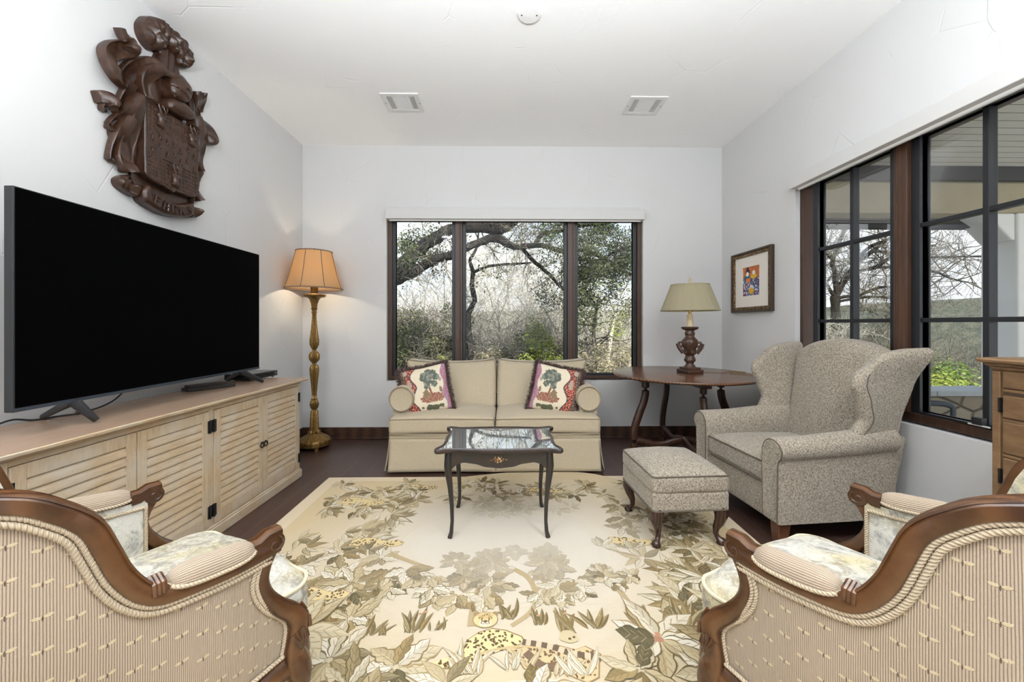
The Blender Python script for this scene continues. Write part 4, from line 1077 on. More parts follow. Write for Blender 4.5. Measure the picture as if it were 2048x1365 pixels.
b = MB(); b.lathe([(r, lz(c_)) for c_, r in ((1276, .10), (1272, .150), (1258, .156), (1250, .150), (1245, .153), (1236, .140), (1226, .118), (1216, .088), (1206, .064), (1200, .058))], 64, mod=flute(18, .06)); b.build('base', M_gold, root, smooth=60)
for k in range(3):
    a = -1.0+k*2*PI/3; b = MB(); c_, s_ = math.cos(a), math.sin(a)
    b.tube(cr_spline([(c_*.09, s_*.09, .035), (c_*.125, s_*.125, .03), (c_*.14, s_*.14, .018), (c_*.165, s_*.165, .012)], 10), [.017]*10, 8); b.build('foot', M_gold, root)
M_lampin = plain('shade_lining', (.80, .74, .60), .8)
def shade_mat(name, col, tcol, tr):
    n = NT(name); v = n.coord(); a = n.noise(n.coord('Object', (40, 40, 300)), 1, 2)
    c_ = n.mix(n.math('MULTIPLY', a, .4), col, tuple(q*.7 for q in col)); n.set(c_, .85, 0, .2)
    t = n.n('BsdfTranslucent'); t.inputs[0].default_value = (*tcol, 1); ms = n.n('MixShader'); ms.inputs[0].default_value = tr
    n.t.links.new(n.b.outputs[0], ms.inputs[1]); n.t.links.new(t.outputs[0], ms.inputs[2]); n.t.links.new(ms.outputs[0], n.t.nodes['Material Output'].inputs['Surface']); return n.m
M_shade1 = shade_mat('tan_silk_shade', (.52, .40, .28), (.86, .62, .27), .5)
SH_ = [(.255, 308), (.232, 262), (.210, 215), (.190, 160), (.174, 115), (.160, 78)]
pts = cr_spline([(r, lz(c_)) for r, c_ in SH_], 16)
b = MB(); b.lathe(pts, 64, cap=False, mod=lambda th, r, z: 1-.018*(.5-.5*math.cos(8*th))); b.build('lamp_shade', M_shade1, root, solid=.002)
b = MB()
for k in range(8):
    a = PI/8*0+k*PI/4-.1*0; b.tube([(math.cos(a)*(r+.002), math.sin(a)*(r+.002), z) for r, z in pts], .0034, 6)
for r, z in (pts[0], pts[-1]): b.tube([(math.cos(2*PI*k/48)*(r*(1-.009*(1-math.cos(8*2*PI*k/48)))+.001), math.sin(2*PI*k/48)*(r*(1-.009*(1-math.cos(8*2*PI*k/48)))+.001), z) for k in range(48)], .005, 6, closed=True)
b.build('shade_trim', plain('shade_braid', (.17, .12, .09), .9), root)
b = MB(); b.tube([(0, 0, lz(299)), (0, 0, lz(62))], .004, 8); b.lathe([(.001, lz(70)), (.011, lz(66)), (.008, lz(60)), (.002, lz(54))], 12)
for k in range(3): b.tube([(0, 0, lz(84)), (math.cos(k*2.1)*.158, math.sin(k*2.1)*.158, lz(79))], .002, 6)
b.build('harp_and_finial', M_gold, root)
n = NT('warm_bulb'); n.set((1, .9, .7), .5); n.b.inputs['Emission Color'].default_value = (1, .74, .40, 1); n.b.inputs['Emission Strength'].default_value = 14; M_bulb = n.m
b = MB(); b.lathe([(.002, lz(250)), (.014, lz(246)), (.03, lz(215)), (.03, lz(195)), (.016, lz(178)), (.002, lz(174))], 16); b.build('bulb', M_bulb, root)
light('floor_lamp_light', 'POINT', (-1.845, 3.80, 1.66), (0, 0, 0), 21, (1, .84, .62), shadow_soft_size=.035)

# ================================================================ ROUND TABLE
M_walnut = wood('round_table_wood', (.060, .026, .013), (.155, .072, .036), .22, (3, .5, 3), fine=22, bump=.04)
M_walnut2 = wood('table_leg_wood', (.020, .008, .005), (.060, .026, .014), .35, (3, 3, .6), fine=26, bump=.05)
TX, TY = 1.555, 3.425
root = thing('round_table', 'round dark wood table with curved legs in the far right corner', 'table', (TX, TY, 0))
b = MB(); b.lathe([(.55, .735), (.588, .738), (.60, .747), (.602, .752), (.598, .759), (.58, .762), (.001, .7625)], 96, cap=True); b.build('tabletop', M_walnut, root, smooth=40)
b = MB(); b.box(-.40, .40, -.045, .045, .69, .735); b.box(-.045, .045, -.40, .40, .685, .735); b.build('batten', M_walnut2, root, smooth=0, bevel=.006)
LC = [(.345, .745, .030), (.335, .62, .030), (.350, .52, .030), (.395, .40, .031), (.432, .28, .031), (.440, .16, .031), (.435, .07, .032), (.45, 0, .034)]
for k in range(4):
    a = k*PI/2+.02; c_ = cr_spline([(r*math.cos(a), r*math.sin(a), z, q) for r, z, q in LC], 26)
    b = MB(); b.tube([p[:3] for p in c_], [p[3]*1.12 for p in c_], 12, flat=.72, up=(0, 0, 1)); b.build('leg', M_walnut2, root, smooth=60)
b = MB()
for k in range(2):
    a = k*PI/2+.02; pts = [(math.cos(a)*u, math.sin(a)*u, .155+.022*math.cos(u*14)) for u in [-.425+.85*i/30 for i in range(31)]]
    b.tube(pts, .030, 8, flat=.62, up=(0, 0, 1))
b.build('stretcher', M_walnut2, root, smooth=60)
# ================================================================ TABLE LAMP
M_carved = wood('carved_lamp_wood', (.024, .010, .006), (.085, .037, .019), .42, (8, 8, 2), fine=30, bump=.15)
TT = .7625
root = thing('table_lamp', 'carved wood urn table lamp with pleated khaki shade on the round table', 'lamp', (1.62, 3.44, TT), .25)
def tz(cy): return (893-cy)/706
b = MB(); b.rbox(.158, .158, .030, .006, 4, xf=lambda p: (p.x, p.y, p.z+.0155)); b.rbox(.125, .125, .022, .006, 4, xf=lambda p: (p.x, p.y, p.z+.04)); b.build('plinth', M_carved, root)
b = MB(); b.lathe([(r, tz(c_)) for c_, r in ((858, .052), (850, .046), (838, .032), (828, .034), (820, .048), (810, .050), (800, .044), (785, .034), (775, .052), (766, .056), (758, .050), (745, .052), (728, .062), (708, .071), (690, .066), (676, .046), (665, .036), (655, .042), (648, .044), (638, .038), (630, .036), (624, .060), (616, .073), (609, .073), (606, .06))], 40, mod=lambda th, r, z: 1-.04*(.5+.5*math.cos(8*th))); b.build('urn', M_carved, root, smooth=60)
b = MB()
for k in range(4):
    a = k*PI/2+PI/4; c_, s_ = math.cos(a), math.sin(a)
    sp_ = [(.074+math.cos(t)*q, tz(712)+math.sin(t)*q) for t, q in [(PI*.9-i*.42, .004+.0019*i) for i in range(13)]][::-1]
    pts = [(.092, tz(718)), (.084, tz(745)), (.060, tz(775))]
    b.tube([(r*c_, r*s_, z) for r, z in sp_], .011, 8); b.tube(cr_spline([(r*c_, r*s_, z) for r, z in [(.100, tz(712)), (.088, tz(738)), (.066, tz(760)), (.055, tz(772))]], 10), [.017]*10, 8)
b.build('scroll', M_carved, root)
M_candle = plain('ivory_candle', (.78, .66, .42), .5, bump=.3, bscale=40, bdist=.003)
b = MB(); b.lathe([(.025, tz(607)), (.026, tz(590)), (.0245, tz(560)), (.026, tz(540)), (.024, tz(530)), (.012, tz(528))], 20); b.build('candle_sleeve', M_candle, root)
b = MB(); b.lathe([(.012, tz(528)), (.014, tz(520)), (.012, tz(510)), (.014, tz(500)), (.006, tz(480))], 14); b.tube([(0, 0, tz(480)), (0, 0, tz(338))], .003, 6)
for k in range(3): b.tube([(0, 0, tz(346)), (math.cos(k*2.1)*.152, math.sin(k*2.1)*.152, tz(347))], .0018, 6)
b.build('socket', plain('brass', (.55, .38, .14), .3, .9), root)
M_shade2 = shade_mat('khaki_pleated_shade', (.40, .365, .255), (.62, .52, .28), .28)
b = MB(); b.lathe([(.238, tz(506)), (.236, tz(500)), (.158, tz(350)), (.155, tz(345))], 288, cap=False, mod=lambda th, r, z: 1+.012*math.cos(72*th)); b.build('lamp_shade', M_shade2, root, solid=.0015, smooth=180)
b = MB()
for r, c_ in ((.240, 505), (.157, 346)): b.tube([(math.cos(2*PI*k/64)*r, math.sin(2*PI*k/64)*r, tz(c_)) for k in range(64)], .005, 6, closed=True)
b.build('shade_trim', plain('khaki_binding', (.34, .31, .21), .9), root)
b = MB(); b.lathe([(.006, tz(340)), (.009, tz(334)), (.004, tz(330))], 10)
b.tube([(math.cos(2*PI*k/16)*.018, 0, tz(316)+math.sin(2*PI*k/16)*.017) for k in range(16)], .003, 6, closed=True)
b.tube([(math.cos(2*PI*k/12)*.009, 0, tz(318)+math.sin(2*PI*k/12)*.010) for k in range(12)], .0025, 6, closed=True); b.lathe([(.001, tz(305)), (.005, tz(301)), (.001, tz(296))], 8); b.build('finial', plain('ivory_finial', (.60, .50, .30), .4, .3), root)
b = MB(); b.lathe([(.002, tz(492)), (.018, tz(470)), (.022, tz(440)), (.014, tz(415)), (.002, tz(405))], 14)
n = NT('dim_bulb'); n.set((1, .9, .7), .5); n.b.inputs['Emission Color'].default_value = (1, .78, .45, 1); n.b.inputs['Emission Strength'].default_value = 6
b.build('bulb', n.m, root)
light('table_lamp_light', 'POINT', (1.62, 3.44, TT+.64), (0, 0, 0), 2.2, (1, .78, .48), shadow_soft_size=.03)
b = MB(); cp = cr_spline([(1.70, 3.45, TT+.003), (1.80, 3.46, TT+.003), (1.92, 3.42, TT+.003), (2.0, 3.50, TT+.003), (2.10, 3.50, TT+.003), (2.10, 3.42, TT+.003), (1.95, 3.40, TT+.003), (2.06, 3.26, TT+.003), (2.135, 3.19, TT+.002), (2.168, 3.17, TT-.03), (2.17, 3.17, .60), (2.16, 3.19, .40), (2.12, 3.22, .2)], 70)
b.tube(cp, .0025, 6); tag(b.build('lamp_cord', plain('brown_cord', (.20, .13, .06), .6)), 'thin brown lamp cord trailing over the edge of the round table', 'cord')

# ================================================================ FRAMED PICTURE on the right wall
root = thing('framed_picture', 'small colourful print in an ornate bronze frame on the right wall', 'picture', (XR, 3.583, 1.587))
xp = lambda u, d, z: (-d, -u, z)      # u runs towards the camera
FW, FH = .296, .283
b = MB(); rect_frame(b, -FW, FW, -FH, FH, .018, .018, .018, .018, .0, .034, xp); b.build('outer_frame', plain('dark_bronze', (.05, .032, .02), .45, .3), root, smooth=0, bevel=.003)
n = NT('gilt_carving'); v = n.coord(); kk = n.voro(v, 75); M_gilt = n.set(n.mix(n.ramp(kk, ((.1, 0.), (.6, 1.))), (.42, .26, .09), (.07, .04, .018)), .42, .5); n.bump(kk, .8, .006)
b = MB(); rect_frame(b, -FW+.018, FW-.018, -FH+.018, FH-.018, .030, .030, .030, .030, .0, .028, xp); b.build('gilt_border', M_gilt, root, smooth=0, bevel=.006)
M_mat = plain('picture_mat', (.78, .73, .66), .8)
b = MB(); rect_frame(b, -FW+.046, FW-.046, -FH+.046, FH-.046, .115, .135, .10, .10, .004, .014, xp); b.build('mat_board', M_mat, root, smooth=0)
def art(u, v):
    q = mnoise.noise((u*14, v*14, 1)); q2 = mnoise.noise((u*7, v*7, 8))
    for cx, cy in ((.28, .74), (.64, .76)):
        if ((u-cx)/.085)**2+((v-cy)/.075)**2 < 1: return (.80, .76, .70)
    if v > .76 and abs(u-.30) < .13*(1-(v-.80)/.22) and v < .99: return (.03, .025, .04)
    if ((u-.64)/.13)**2+((v-.79)/.115)**2 < 1: return (.50, .15, .06)
    if ((u-.28)/.17)**2+((v-.645)/.06)**2 < 1: return (.03, .14, .22)
    if ((u-.64)/.19)**2+((v-.64)/.07)**2 < 1+q: return (.62, .42, .03)
    if ((u-.32)/.12)**2+((v-.54)/.085)**2 < 1: return (.72, .20, .02)
    if ((u-.50)/.14)**2+((v-.16)/.11)**2 < 1: return (.62, .34, .03)
    if ((u-.50)/.09)**2+((v-.30)/.06)**2 < 1: return (.72, .70, .66)
    if v < .60:
        if q > .18: return (.62, .62, .62)
        if q > .02: return (.05, .05, .10)
        if q2 > .08: return (.07, .16, .30)
        return (.16, .06, .13)
    return (.46, .14, .05) if q2 > -.2 else (.56, .20, .07)
b = MB(); N = 56; w0, w1, h0, h1 = -FW+.155, FW-.175, -FH+.140, FH-.140
for j in range(N):
    for i in range(N):
        b.col = art((i+.5)/N, (j+.5)/N); k = len(b.v)
        for (ii, jj) in ((i, j), (i+1, j), (i+1, j+1), (i, j+1)): b.vert(xp(lerp(w0, w1, ii/N), .0075, lerp(h0+.012, h1, jj/N)))
        b.face((k, k+1, k+2, k+3))
b.col = (.80, .78, .72); k = len(b.v)
for u, z in ((-FW+.14, -FH+.12), (FW-.14, -FH+.12), (FW-.14, FH-.12), (-FW+.14, FH-.12)): b.vert(xp(u, .0065, z))
b.face((k, k+1, k+2, k+3)); b.build('print', colmat('print_ink', .7), root, smooth=0)
# ================================================================ MEDIA CONSOLE
def washed(name, rot=(0, 0, 0), sc=(1, 1, 1)):
    n = NT(name); v = n.coord('Object', sc, rot)
    g = n.noise(v, 9, 7, .7, .6); p = n.noise(n.coord(), 5, 4, .6)
    c_ = n.mix(n.ramp(g, ((.3, 0.), (.7, 1.))), (.50, .385, .255), (.345, .25, .155))
    c_ = n.mix(n.ramp(p, ((.42, 0.), (.66, .7))), c_, (.46, .41, .34))
    pit = n.ramp(n.voro(n.coord(), 60), ((.06, 1.), (.13, 0.)))
    c_ = n.mix(n.math('MULTIPLY', pit, n.ramp(n.noise(n.coord(), 9, 2), ((.5, 0.), (.6, .7)))), c_, (.10, .07, .045))
    n.bump(g, .12, .003)
    return n.set(c_, .6, 0, .3)
M_wash = washed('washed_wood', sc=(9, .9, 9)); M_washv = washed('washed_wood_upright', sc=(9, 9, .9))
M_top = wood('console_top_wood', (.40, .275, .19), (.26, .17, .115), .24, (16, .8, 1), fine=10, bump=.02, dist=1.2)
M_dark = plain('dark_gap', (.025, .018, .012), .8); M_iron2 = plain('black_iron', (.012, .011, .011), .5, .4)
CZ = .766
root = thing('media_console', 'long washed-wood console with louvered doors under the television', 'cabinet', (-1.842, 2.203, 0), -.026)
b = MB(); b.box(-.20, .195, -.885, .885, .062, .735); b.build('carcass', M_dark, root, smooth=0)
b = MB(); b.box(-.215, .222, -.900, .900, 0, .058); b.box(-.21, .216, -.894, .894, .058, .068); b.build('plinth', M_wash, root, smooth=0, bevel=.005)
b = MB()
for y0, y1 in ((-.890, -.868), (-.018, .018), (.868, .890)): b.box(-.205, .207, y0, y1, .066, .736)
b.build('stile', M_washv, root, smooth=0, bevel=.002)
b = MB(); b.box(.19, .206, -.868, .868, .712, .736); b.box(.19, .206, -.868, .868, .066, .076)
b.box(-.205, .20, -.8895, -.884, .066, .736); b.box(-.205, .20, .884, .8895, .066, .736); b.build('face_rail', M_wash, root, smooth=0, bevel=.002)
b = MB(); prof = [(.205, .728), (.212, .736), (.224, .742), (.240, .746), (.250, .752), (.252, .762), (.246, .7662)]
rings = []
for d, z in prof:
    k = d-.205; rings.append([(-.225, -.89-k, z), (.205+k, -.89-k, z), (.205+k, .89+k, z), (-.225, .89+k, z)])
b.loft(rings); b.build('cornice', M_wash, root, smooth=0)
b = MB(); b.box(-.226, .247, -.932, .932, .7655, .7675); b.build('top', M_top, root, smooth=0)
def ring_pull(b, y, z):
    b.lathe([(.006, 0), (.006, .01)], 10); 
for k, (y0, y1, side, hs) in enumerate(((-.866, -.430, 1, -1), (-.426, -.020, -1, 1), (.020, .440, 1, -1), (.444, .866, -1, 1))):
    z0, z1 = .078, .710; st = .046; X0, X1 = .196, .2125
    b = MB()
    b.box(X0, X1, y0, y0+st, z0, z1); b.box(X0, X1, y1-st, y1, z0, z1)
    b.box(X0, X1-.0008, y0+st, y1-st, z0, z0+.055); b.box(X0, X1-.0008, y0+st, y1-st, z1-.052, z1)
    door = b.build('door', M_washv, root, smooth=0, bevel=.0025)
    b = MB(); n_ = 13; h_ = (z1-z0-.107)/n_
    for i in range(n_):
        zb = z0+.055+i*h_; pr = [(.2080, zb-.004), (.2120, zb+.001), (.2115, zb+h_*.3), (.2070, zb+h_*.75), (.1995, zb+h_*1.0), (.1965, zb+h_*1.0), (.2020, zb+.004)]
        b.prism(pr, y0+st, y1-st, lambda x, z, y: (x, y, z))
    b.build('louver', M_wash, door, smooth=30)
    hy_ = y1-.016 if side > 0 else y0+.016
    b = MB(); b.tube([(X1, hy_, .405), (X1+.012, hy_, .405)], .007, 10); b.tube([(X1+.006+.012*0, hy_+math.cos(2*PI*i/20)*.017, .392+math.sin(2*PI*i/20)*.017) for i in range(20)], .0036, 6, closed=True); b.build('ring_handle', M_iron2, door)
    hy_ = y0-.006 if hs < 0 else y1+.006
    for z in (.155, .625):
        b = MB(); b.box(X1-.004, X1+.003, hy_-.010 if hs < 0 else hy_-.016, hy_+.016 if hs < 0 else hy_+.010, z-.033, z+.033); b.tube([(X1+.004, hy_, z-.036), (X1+.004, hy_, z+.036)], .0045, 8); b.build('hinge', M_iron2, door, smooth=0)
# ================================================================ TELEVISION
M_bezel = plain('tv_bezel', (.011, .0115, .013), .4, .1); M_bez2 = plain('tv_lower_bezel', (.05, .065, .09), .3, .6)
n = NT('tv_screen'); M_screen = n.set((.0006, .0006, .0007), .6, 0, .02)
CT = .768
root = thing('television', 'big black flat-screen television on splayed feet on the console', 'television', (-1.805, 2.165, CT))
TW, TB_, TT_ = .712, .099, .928
b = MB(); b.box(-.022, .012, -TW, TW, TB_, TT_); b.box(-.055, -.022, -.5, .5, .14, .62); b.build('housing', M_bezel, root, smooth=0, bevel=.003)
b = MB(); b.box(.0122, .0132, -TW+.006, TW-.006, TB_+.016, TT_-.005); b.build('screen', M_screen, root, smooth=0)
b = MB(); b.box(.0122, .0146, -TW+.002, TW-.002, TB_+.001, TB_+.014); b.box(.0145, .0150, -.03, .03, TB_+.002, TB_+.009); b.build('lower_bezel', M_bez2, root, smooth=0)
for ya, yf, yb in ((-.500, -.458, -.395), (.530, .692, .755)):
    b = MB()
    for X_, Y_ in ((.052, yf), (-.255, yb)):
        p0 = Vector((-.004, ya, TB_+.004)); p1 = Vector((X_, Y_, .010)); L_ = [p0.lerp(p1, t) for t in (0, .12, .35, .7, .97, 1)]
        b.tube(L_, [.020, .021, .018, .015, .0125, .010], 8, flat=.6)
    b.build('foot', M_bezel, root, smooth=40)
b = MB(); b.tube(cr_spline([(-1.86, 1.99, CT+.20), (-1.90, 1.985, CT+.10), (-1.95, 1.97, CT+.04), (-2.03, 1.955, CT+.003), (-2.08, 1.96, CT+.004)], 30), .004, 6); tag(b.build('tv_cable', M_bezel), 'thin black cable hanging behind the middle of the television', 'cable')
b = MB(); b.tube(cr_spline([(-2.09, 1.62, CT+.004), (-2.075, 1.68, CT+.02), (-2.06, 1.74, CT+.004), (-2.04, 1.80, CT+.004), (-2.0, 1.87, CT+.004), (-2.05, 1.90, CT+.004)], 30), .004, 6); tag(b.build('power_cable', M_bezel), 'black power cable lying by the left foot of the television', 'cable')
M_dev = plain('black_plastic', (.018, .016, .017), .45)
root = thing('remote_box', 'low black box with a stepped top on the console below the screen', 'box', (-1.945, 2.60, CT), -.50)
b = MB(); b.rbox(.085, .27, .020, .002, 4, xf=lambda p: (p.x, p.y, p.z+.0105)); b.build('body', M_dev, root)
b = MB(); b.rbox(.07, .21, .016, .002, 4, xf=lambda p: (p.x-.004, p.y-.015, p.z+.0285)); b.build('lid', plain('brown_plastic', (.035, .022, .02), .5), root)
root = thing('disc_player', 'thin black disc player behind the right foot of the television', 'media player', (-1.965, 3.075, CT), -.10)
b = MB(); b.rbox(.20, .30, .042, .002, 4, xf=lambda p: (p.x, p.y-.01, p.z+.031)); b.build('body', plain('gloss_black', (.010, .010, .012), .2), root)
for sx in (-.08, .08):
    for sy in (-.14, .11):
        b = MB(); b.lathe([(.009, 0), (.009, .0105)], 12, (sx, sy, 0)); b.build('foot', M_dev, root)
b = MB(); b.box(.1002, .1008, .11, .117, .030, .037); b.build('power_light', plain('light_dot', (.5, .5, .5), .5), root, smooth=0)

# ================================================================ CARVED CREST
def crest_mat():
    n = NT('carved_walnut'); v = n.coord('Object', (3, 3, 1)); a = n.noise(v, 16, 6, .7)
    c_ = n.mix(n.ramp(a, ((.3, 0.), (.7, 1.))), (.013, .006, .004), (.066, .029, .015))
    n.bump(n.noise(n.coord(), 40, 4, .6), .25, .004)
    return n.set(c_, .36, 0, .5)
M_crest = crest_mat()
CRP = {
'tree':[(-0.187,0.47),(-0.177,0.501),(-0.152,0.543),(-0.121,0.565),(-0.089,0.578),(-0.057,0.581),(-0.023,0.575),(0.011,0.576),(0.04,0.568),(0.083,0.553),(0.108,0.535),(0.133,0.516),(0.142,0.48),(0.137,0.44),(0.108,0.406),(0.076,0.396),(0.046,0.401),(0.028,0.429),(-0.001,0.434),(-0.04,0.444),(-0.068,0.412),(-0.105,0.378),(-0.131,0.38),(-0.15,0.387),(-0.167,0.402),(-0.184,0.431)],
'trunk':[(-0.073,0.413),(-0.035,0.455),(0.011,0.452),(0.04,0.432),(0.046,0.386),(0.064,0.347),(0.083,0.308),(0.023,0.281),(-0.046,0.267),(-0.079,0.294),(-0.1,0.313),(-0.079,0.356),(-0.066,0.389)],
'rib_ul':[(-0.304,0.352),(-0.28,0.376),(-0.262,0.381),(-0.274,0.358),(-0.271,0.339),(-0.253,0.338),(-0.232,0.353),(-0.228,0.331),(-0.215,0.295),(-0.222,0.263),(-0.253,0.236),(-0.294,0.213),(-0.304,0.164),(-0.298,0.133),(-0.28,0.126),(-0.258,0.16),(-0.225,0.216),(-0.191,0.259),(-0.152,0.292),(-0.111,0.306),(-0.068,0.306),(-0.048,0.29),(-0.057,0.268),(-0.1,0.276),(-0.136,0.261),(-0.167,0.227),(-0.184,0.18),(-0.201,0.133),(-0.22,0.103),(-0.258,0.089),(-0.289,0.059),(-0.324,0.041),(-0.362,0.041),(-0.385,0.06),(-0.392,0.094),(-0.389,0.141),(-0.375,0.176),(-0.35,0.223),(-0.32,0.258),(-0.31,0.277),(-0.313,0.313)],
'rib_ll':[(-0.399,-0.043),(-0.391,-0.024),(-0.367,-0.01),(-0.346,-0.012),(-0.316,-0.003),(-0.289,0.009),(-0.28,0.066),(-0.253,0.087),(-0.225,0.091),(-0.237,0.03),(-0.244,-0.036),(-0.258,-0.068),(-0.289,-0.089),(-0.324,-0.093),(-0.339,-0.088),(-0.346,-0.111),(-0.362,-0.114),(-0.375,-0.083),(-0.394,-0.095)],
'mant_l':[(-0.354,-0.185),(-0.337,-0.143),(-0.303,-0.103),(-0.271,-0.076),(-0.25,-0.04),(-0.241,0.01),(-0.22,0.062),(-0.197,0.049),(-0.197,-0.156),(-0.201,-0.303),(-0.211,-0.352),(-0.244,-0.393),(-0.276,-0.4),(-0.283,-0.372),(-0.311,-0.37),(-0.337,-0.366),(-0.316,-0.325),(-0.31,-0.292),(-0.324,-0.252),(-0.337,-0.224),(-0.339,-0.203),(-0.352,-0.201)],
'mant_c':[(-0.205,0.09),(-0.195,0.181),(-0.157,0.240),(-0.121,0.275),(-0.07,0.285),(-0.045,0.25),(-0.058,0.167),(-0.057,0.125),(-0.079,0.074),(-0.121,0.06),(-0.172,0.05),(-0.205,0.045)],
'mant_r':[(0.034,0.288),(0.095,0.295),(0.146,0.278),(0.185,0.243),(0.205,0.201),(0.192,0.119),(0.185,0.045),(0.12,0.045),(0.095,0.092),(0.10,0.144),(0.075,0.175),(0.062,0.192),(0.06,0.246)],
'helm':[(-0.07,0.223),(-0.051,0.256),(-0.018,0.28),(0.023,0.289),(0.058,0.277),(0.078,0.248),(0.073,0.205),(0.046,0.159),(0.005,0.141),(-0.035,0.138),(-0.062,0.16),(-0.072,0.188)],
'gorget':[(-0.081,0.092),(-0.057,0.125),(-0.012,0.141),(0.034,0.147),(0.07,0.137),(0.105,0.115),(0.105,0.089),(0.083,0.07),(0.046,0.06),(0.005,0.056),(-0.04,0.056),(-0.073,0.058)],
'shield':[(-0.198,0.048),(-0.142,0.048),(-0.068,0.047),(0.011,0.045),(0.095,0.043),(0.188,0.042),(0.188,-0.16),(0.185,-0.364),(0.175,-0.391),(0.133,-0.407),(0.058,-0.411),(0.011,-0.41),(-0.008,-0.43),(-0.026,-0.42),(-0.079,-0.409),(-0.142,-0.403),(-0.177,-0.391),(-0.195,-0.368),(-0.198,-0.247),(-0.198,-0.102)],
'rib_r':[(0.185,0.328),(0.212,0.318),(0.24,0.305),(0.254,0.35),(0.275,0.316),(0.299,0.264),(0.299,0.208),(0.333,0.181),(0.374,0.145),(0.384,0.115),(0.364,0.065),(0.333,0.028),(0.289,0.023),(0.275,0.052),(0.268,0.098),(0.261,0.154),(0.233,0.205),(0.192,0.258)],
'mant_rl':[(0.188,0.191),(0.212,0.129),(0.24,0.067),(0.275,0.008),(0.285,-0.054),(0.268,-0.139),(0.299,-0.17),(0.275,-0.235),(0.247,-0.289),(0.223,-0.34),(0.24,-0.373),(0.274,-0.387),(0.24,-0.398),(0.215,-0.387),(0.205,-0.427),(0.185,-0.385),(0.192,-0.18),(0.189,0.032)],
'tip_r':[(0.285,-0.015),(0.319,-0.034),(0.341,-0.052),(0.335,-0.123),(0.311,-0.115),(0.294,-0.1),(0.279,-0.114),(0.265,-0.082)],
'back':[(-0.211,-0.343),(-0.172,-0.385),(0.146,-0.395),(0.160,-0.45),(0.083,-0.49),(-0.023,-0.50),(-0.1,-0.49),(-0.18,-0.47),(-0.215,-0.42),(-0.22,-0.391)],
'ban':[(-0.201,-0.488),(-0.189,-0.453),(-0.167,-0.435),(-0.15,-0.457),(-0.157,-0.478),(-0.1,-0.483),(-0.035,-0.488),(0.046,-0.481),(0.108,-0.457),(0.148,-0.441),(0.151,-0.48),(0.143,-0.523),(0.083,-0.548),(0.023,-0.562),(-0.046,-0.567),(-0.1,-0.559),(-0.152,-0.546),(-0.187,-0.529)],
'ban_l':[(-0.315,-0.453),(-0.289,-0.427),(-0.259,-0.412),(-0.269,-0.438),(-0.247,-0.428),(-0.25,-0.452),(-0.225,-0.449),(-0.196,-0.464),(-0.205,-0.512),(-0.239,-0.514),(-0.28,-0.502),(-0.31,-0.484)],
'ban_r':[(0.148,-0.455),(0.169,-0.433),(0.185,-0.454),(0.212,-0.45),(0.234,-0.469),(0.223,-0.508),(0.185,-0.524),(0.143,-0.527)]}
root = thing('carved_crest', 'large dark carved wooden coat of arms hung above the television', 'wall carving', (XL+.001, 2.44, 2.42))
xc = lambda u, v, w_: (w_, u, v)
def sm(poly, k=3):
    n = len(poly); out = []
    for i in range(n):
        p0, p1, p2, p3 = poly[i-1], poly[i], poly[(i+1) % n], poly[(i+2) % n]
        for j in range(k):
            t = j/k; out.append(tuple(.5*((2*b_)+(c_-a)*t+(2*a-5*b_+4*c_-d)*t*t+(3*b_-a-3*c_+d)*t**3) for a, b_, c_, d in zip(p0, p1, p2, p3)))
    return out
def piece(name, keys, back, height, rad, step, fn=None, smooth=True):
    b = MB()
    for k in keys:
        b.relief(sm(CRP[k]) if smooth else CRP[k], back, height, rad, xc, step, fn)
    return b.build(name, M_crest, root, smooth=60)
def foliage_fn(x, y, d):
    u = x+.35*(y-.35); t = (mnoise.voronoi((u*30, y*17, .5))[0][0])
    return (.046*(1-min(1, t*1.15))-.005*abs(math.sin(t*15))+.02*min(1, d/.05))*min(1, d/.012)
def fold(x, y, d):
    k = min(1, d/.014); w_ = .03*mnoise.noise((x*9, y*9, 4))
    return k*(.020*math.sin((x*.95+y*.40+w_*.6)*46)+.016*math.sin((y-x*.55)*21+1)+.003*math.sin((x+y*.2+w_)*170))
def trunkfn(x, y, d): return .007*math.sin((x-.1*y)*140)*min(1, d/.012)
piece('backboard', ['back'], .012, .015, .02, .02)
piece('oak_crown', ['tree'], .045, .022, .02, .0055, foliage_fn)
piece('oak_trunk', ['trunk'], .03, .03, .03, .008, trunkfn)
def flatfold(x, y, d): return .006*math.sin((x*.95+y*.30)*70)*min(1, d/.014)
piece('mantling', ['mant_l'], .018, .018, .014, .012, flatfold); piece('mantling', ['mant_c'], .035, .022, .014, .012, flatfold); piece('mantling', ['mant_r'], .030, .022, .014, .012, flatfold); piece('mantling', ['mant_rl'], .015, .018, .012, .012, flatfold)
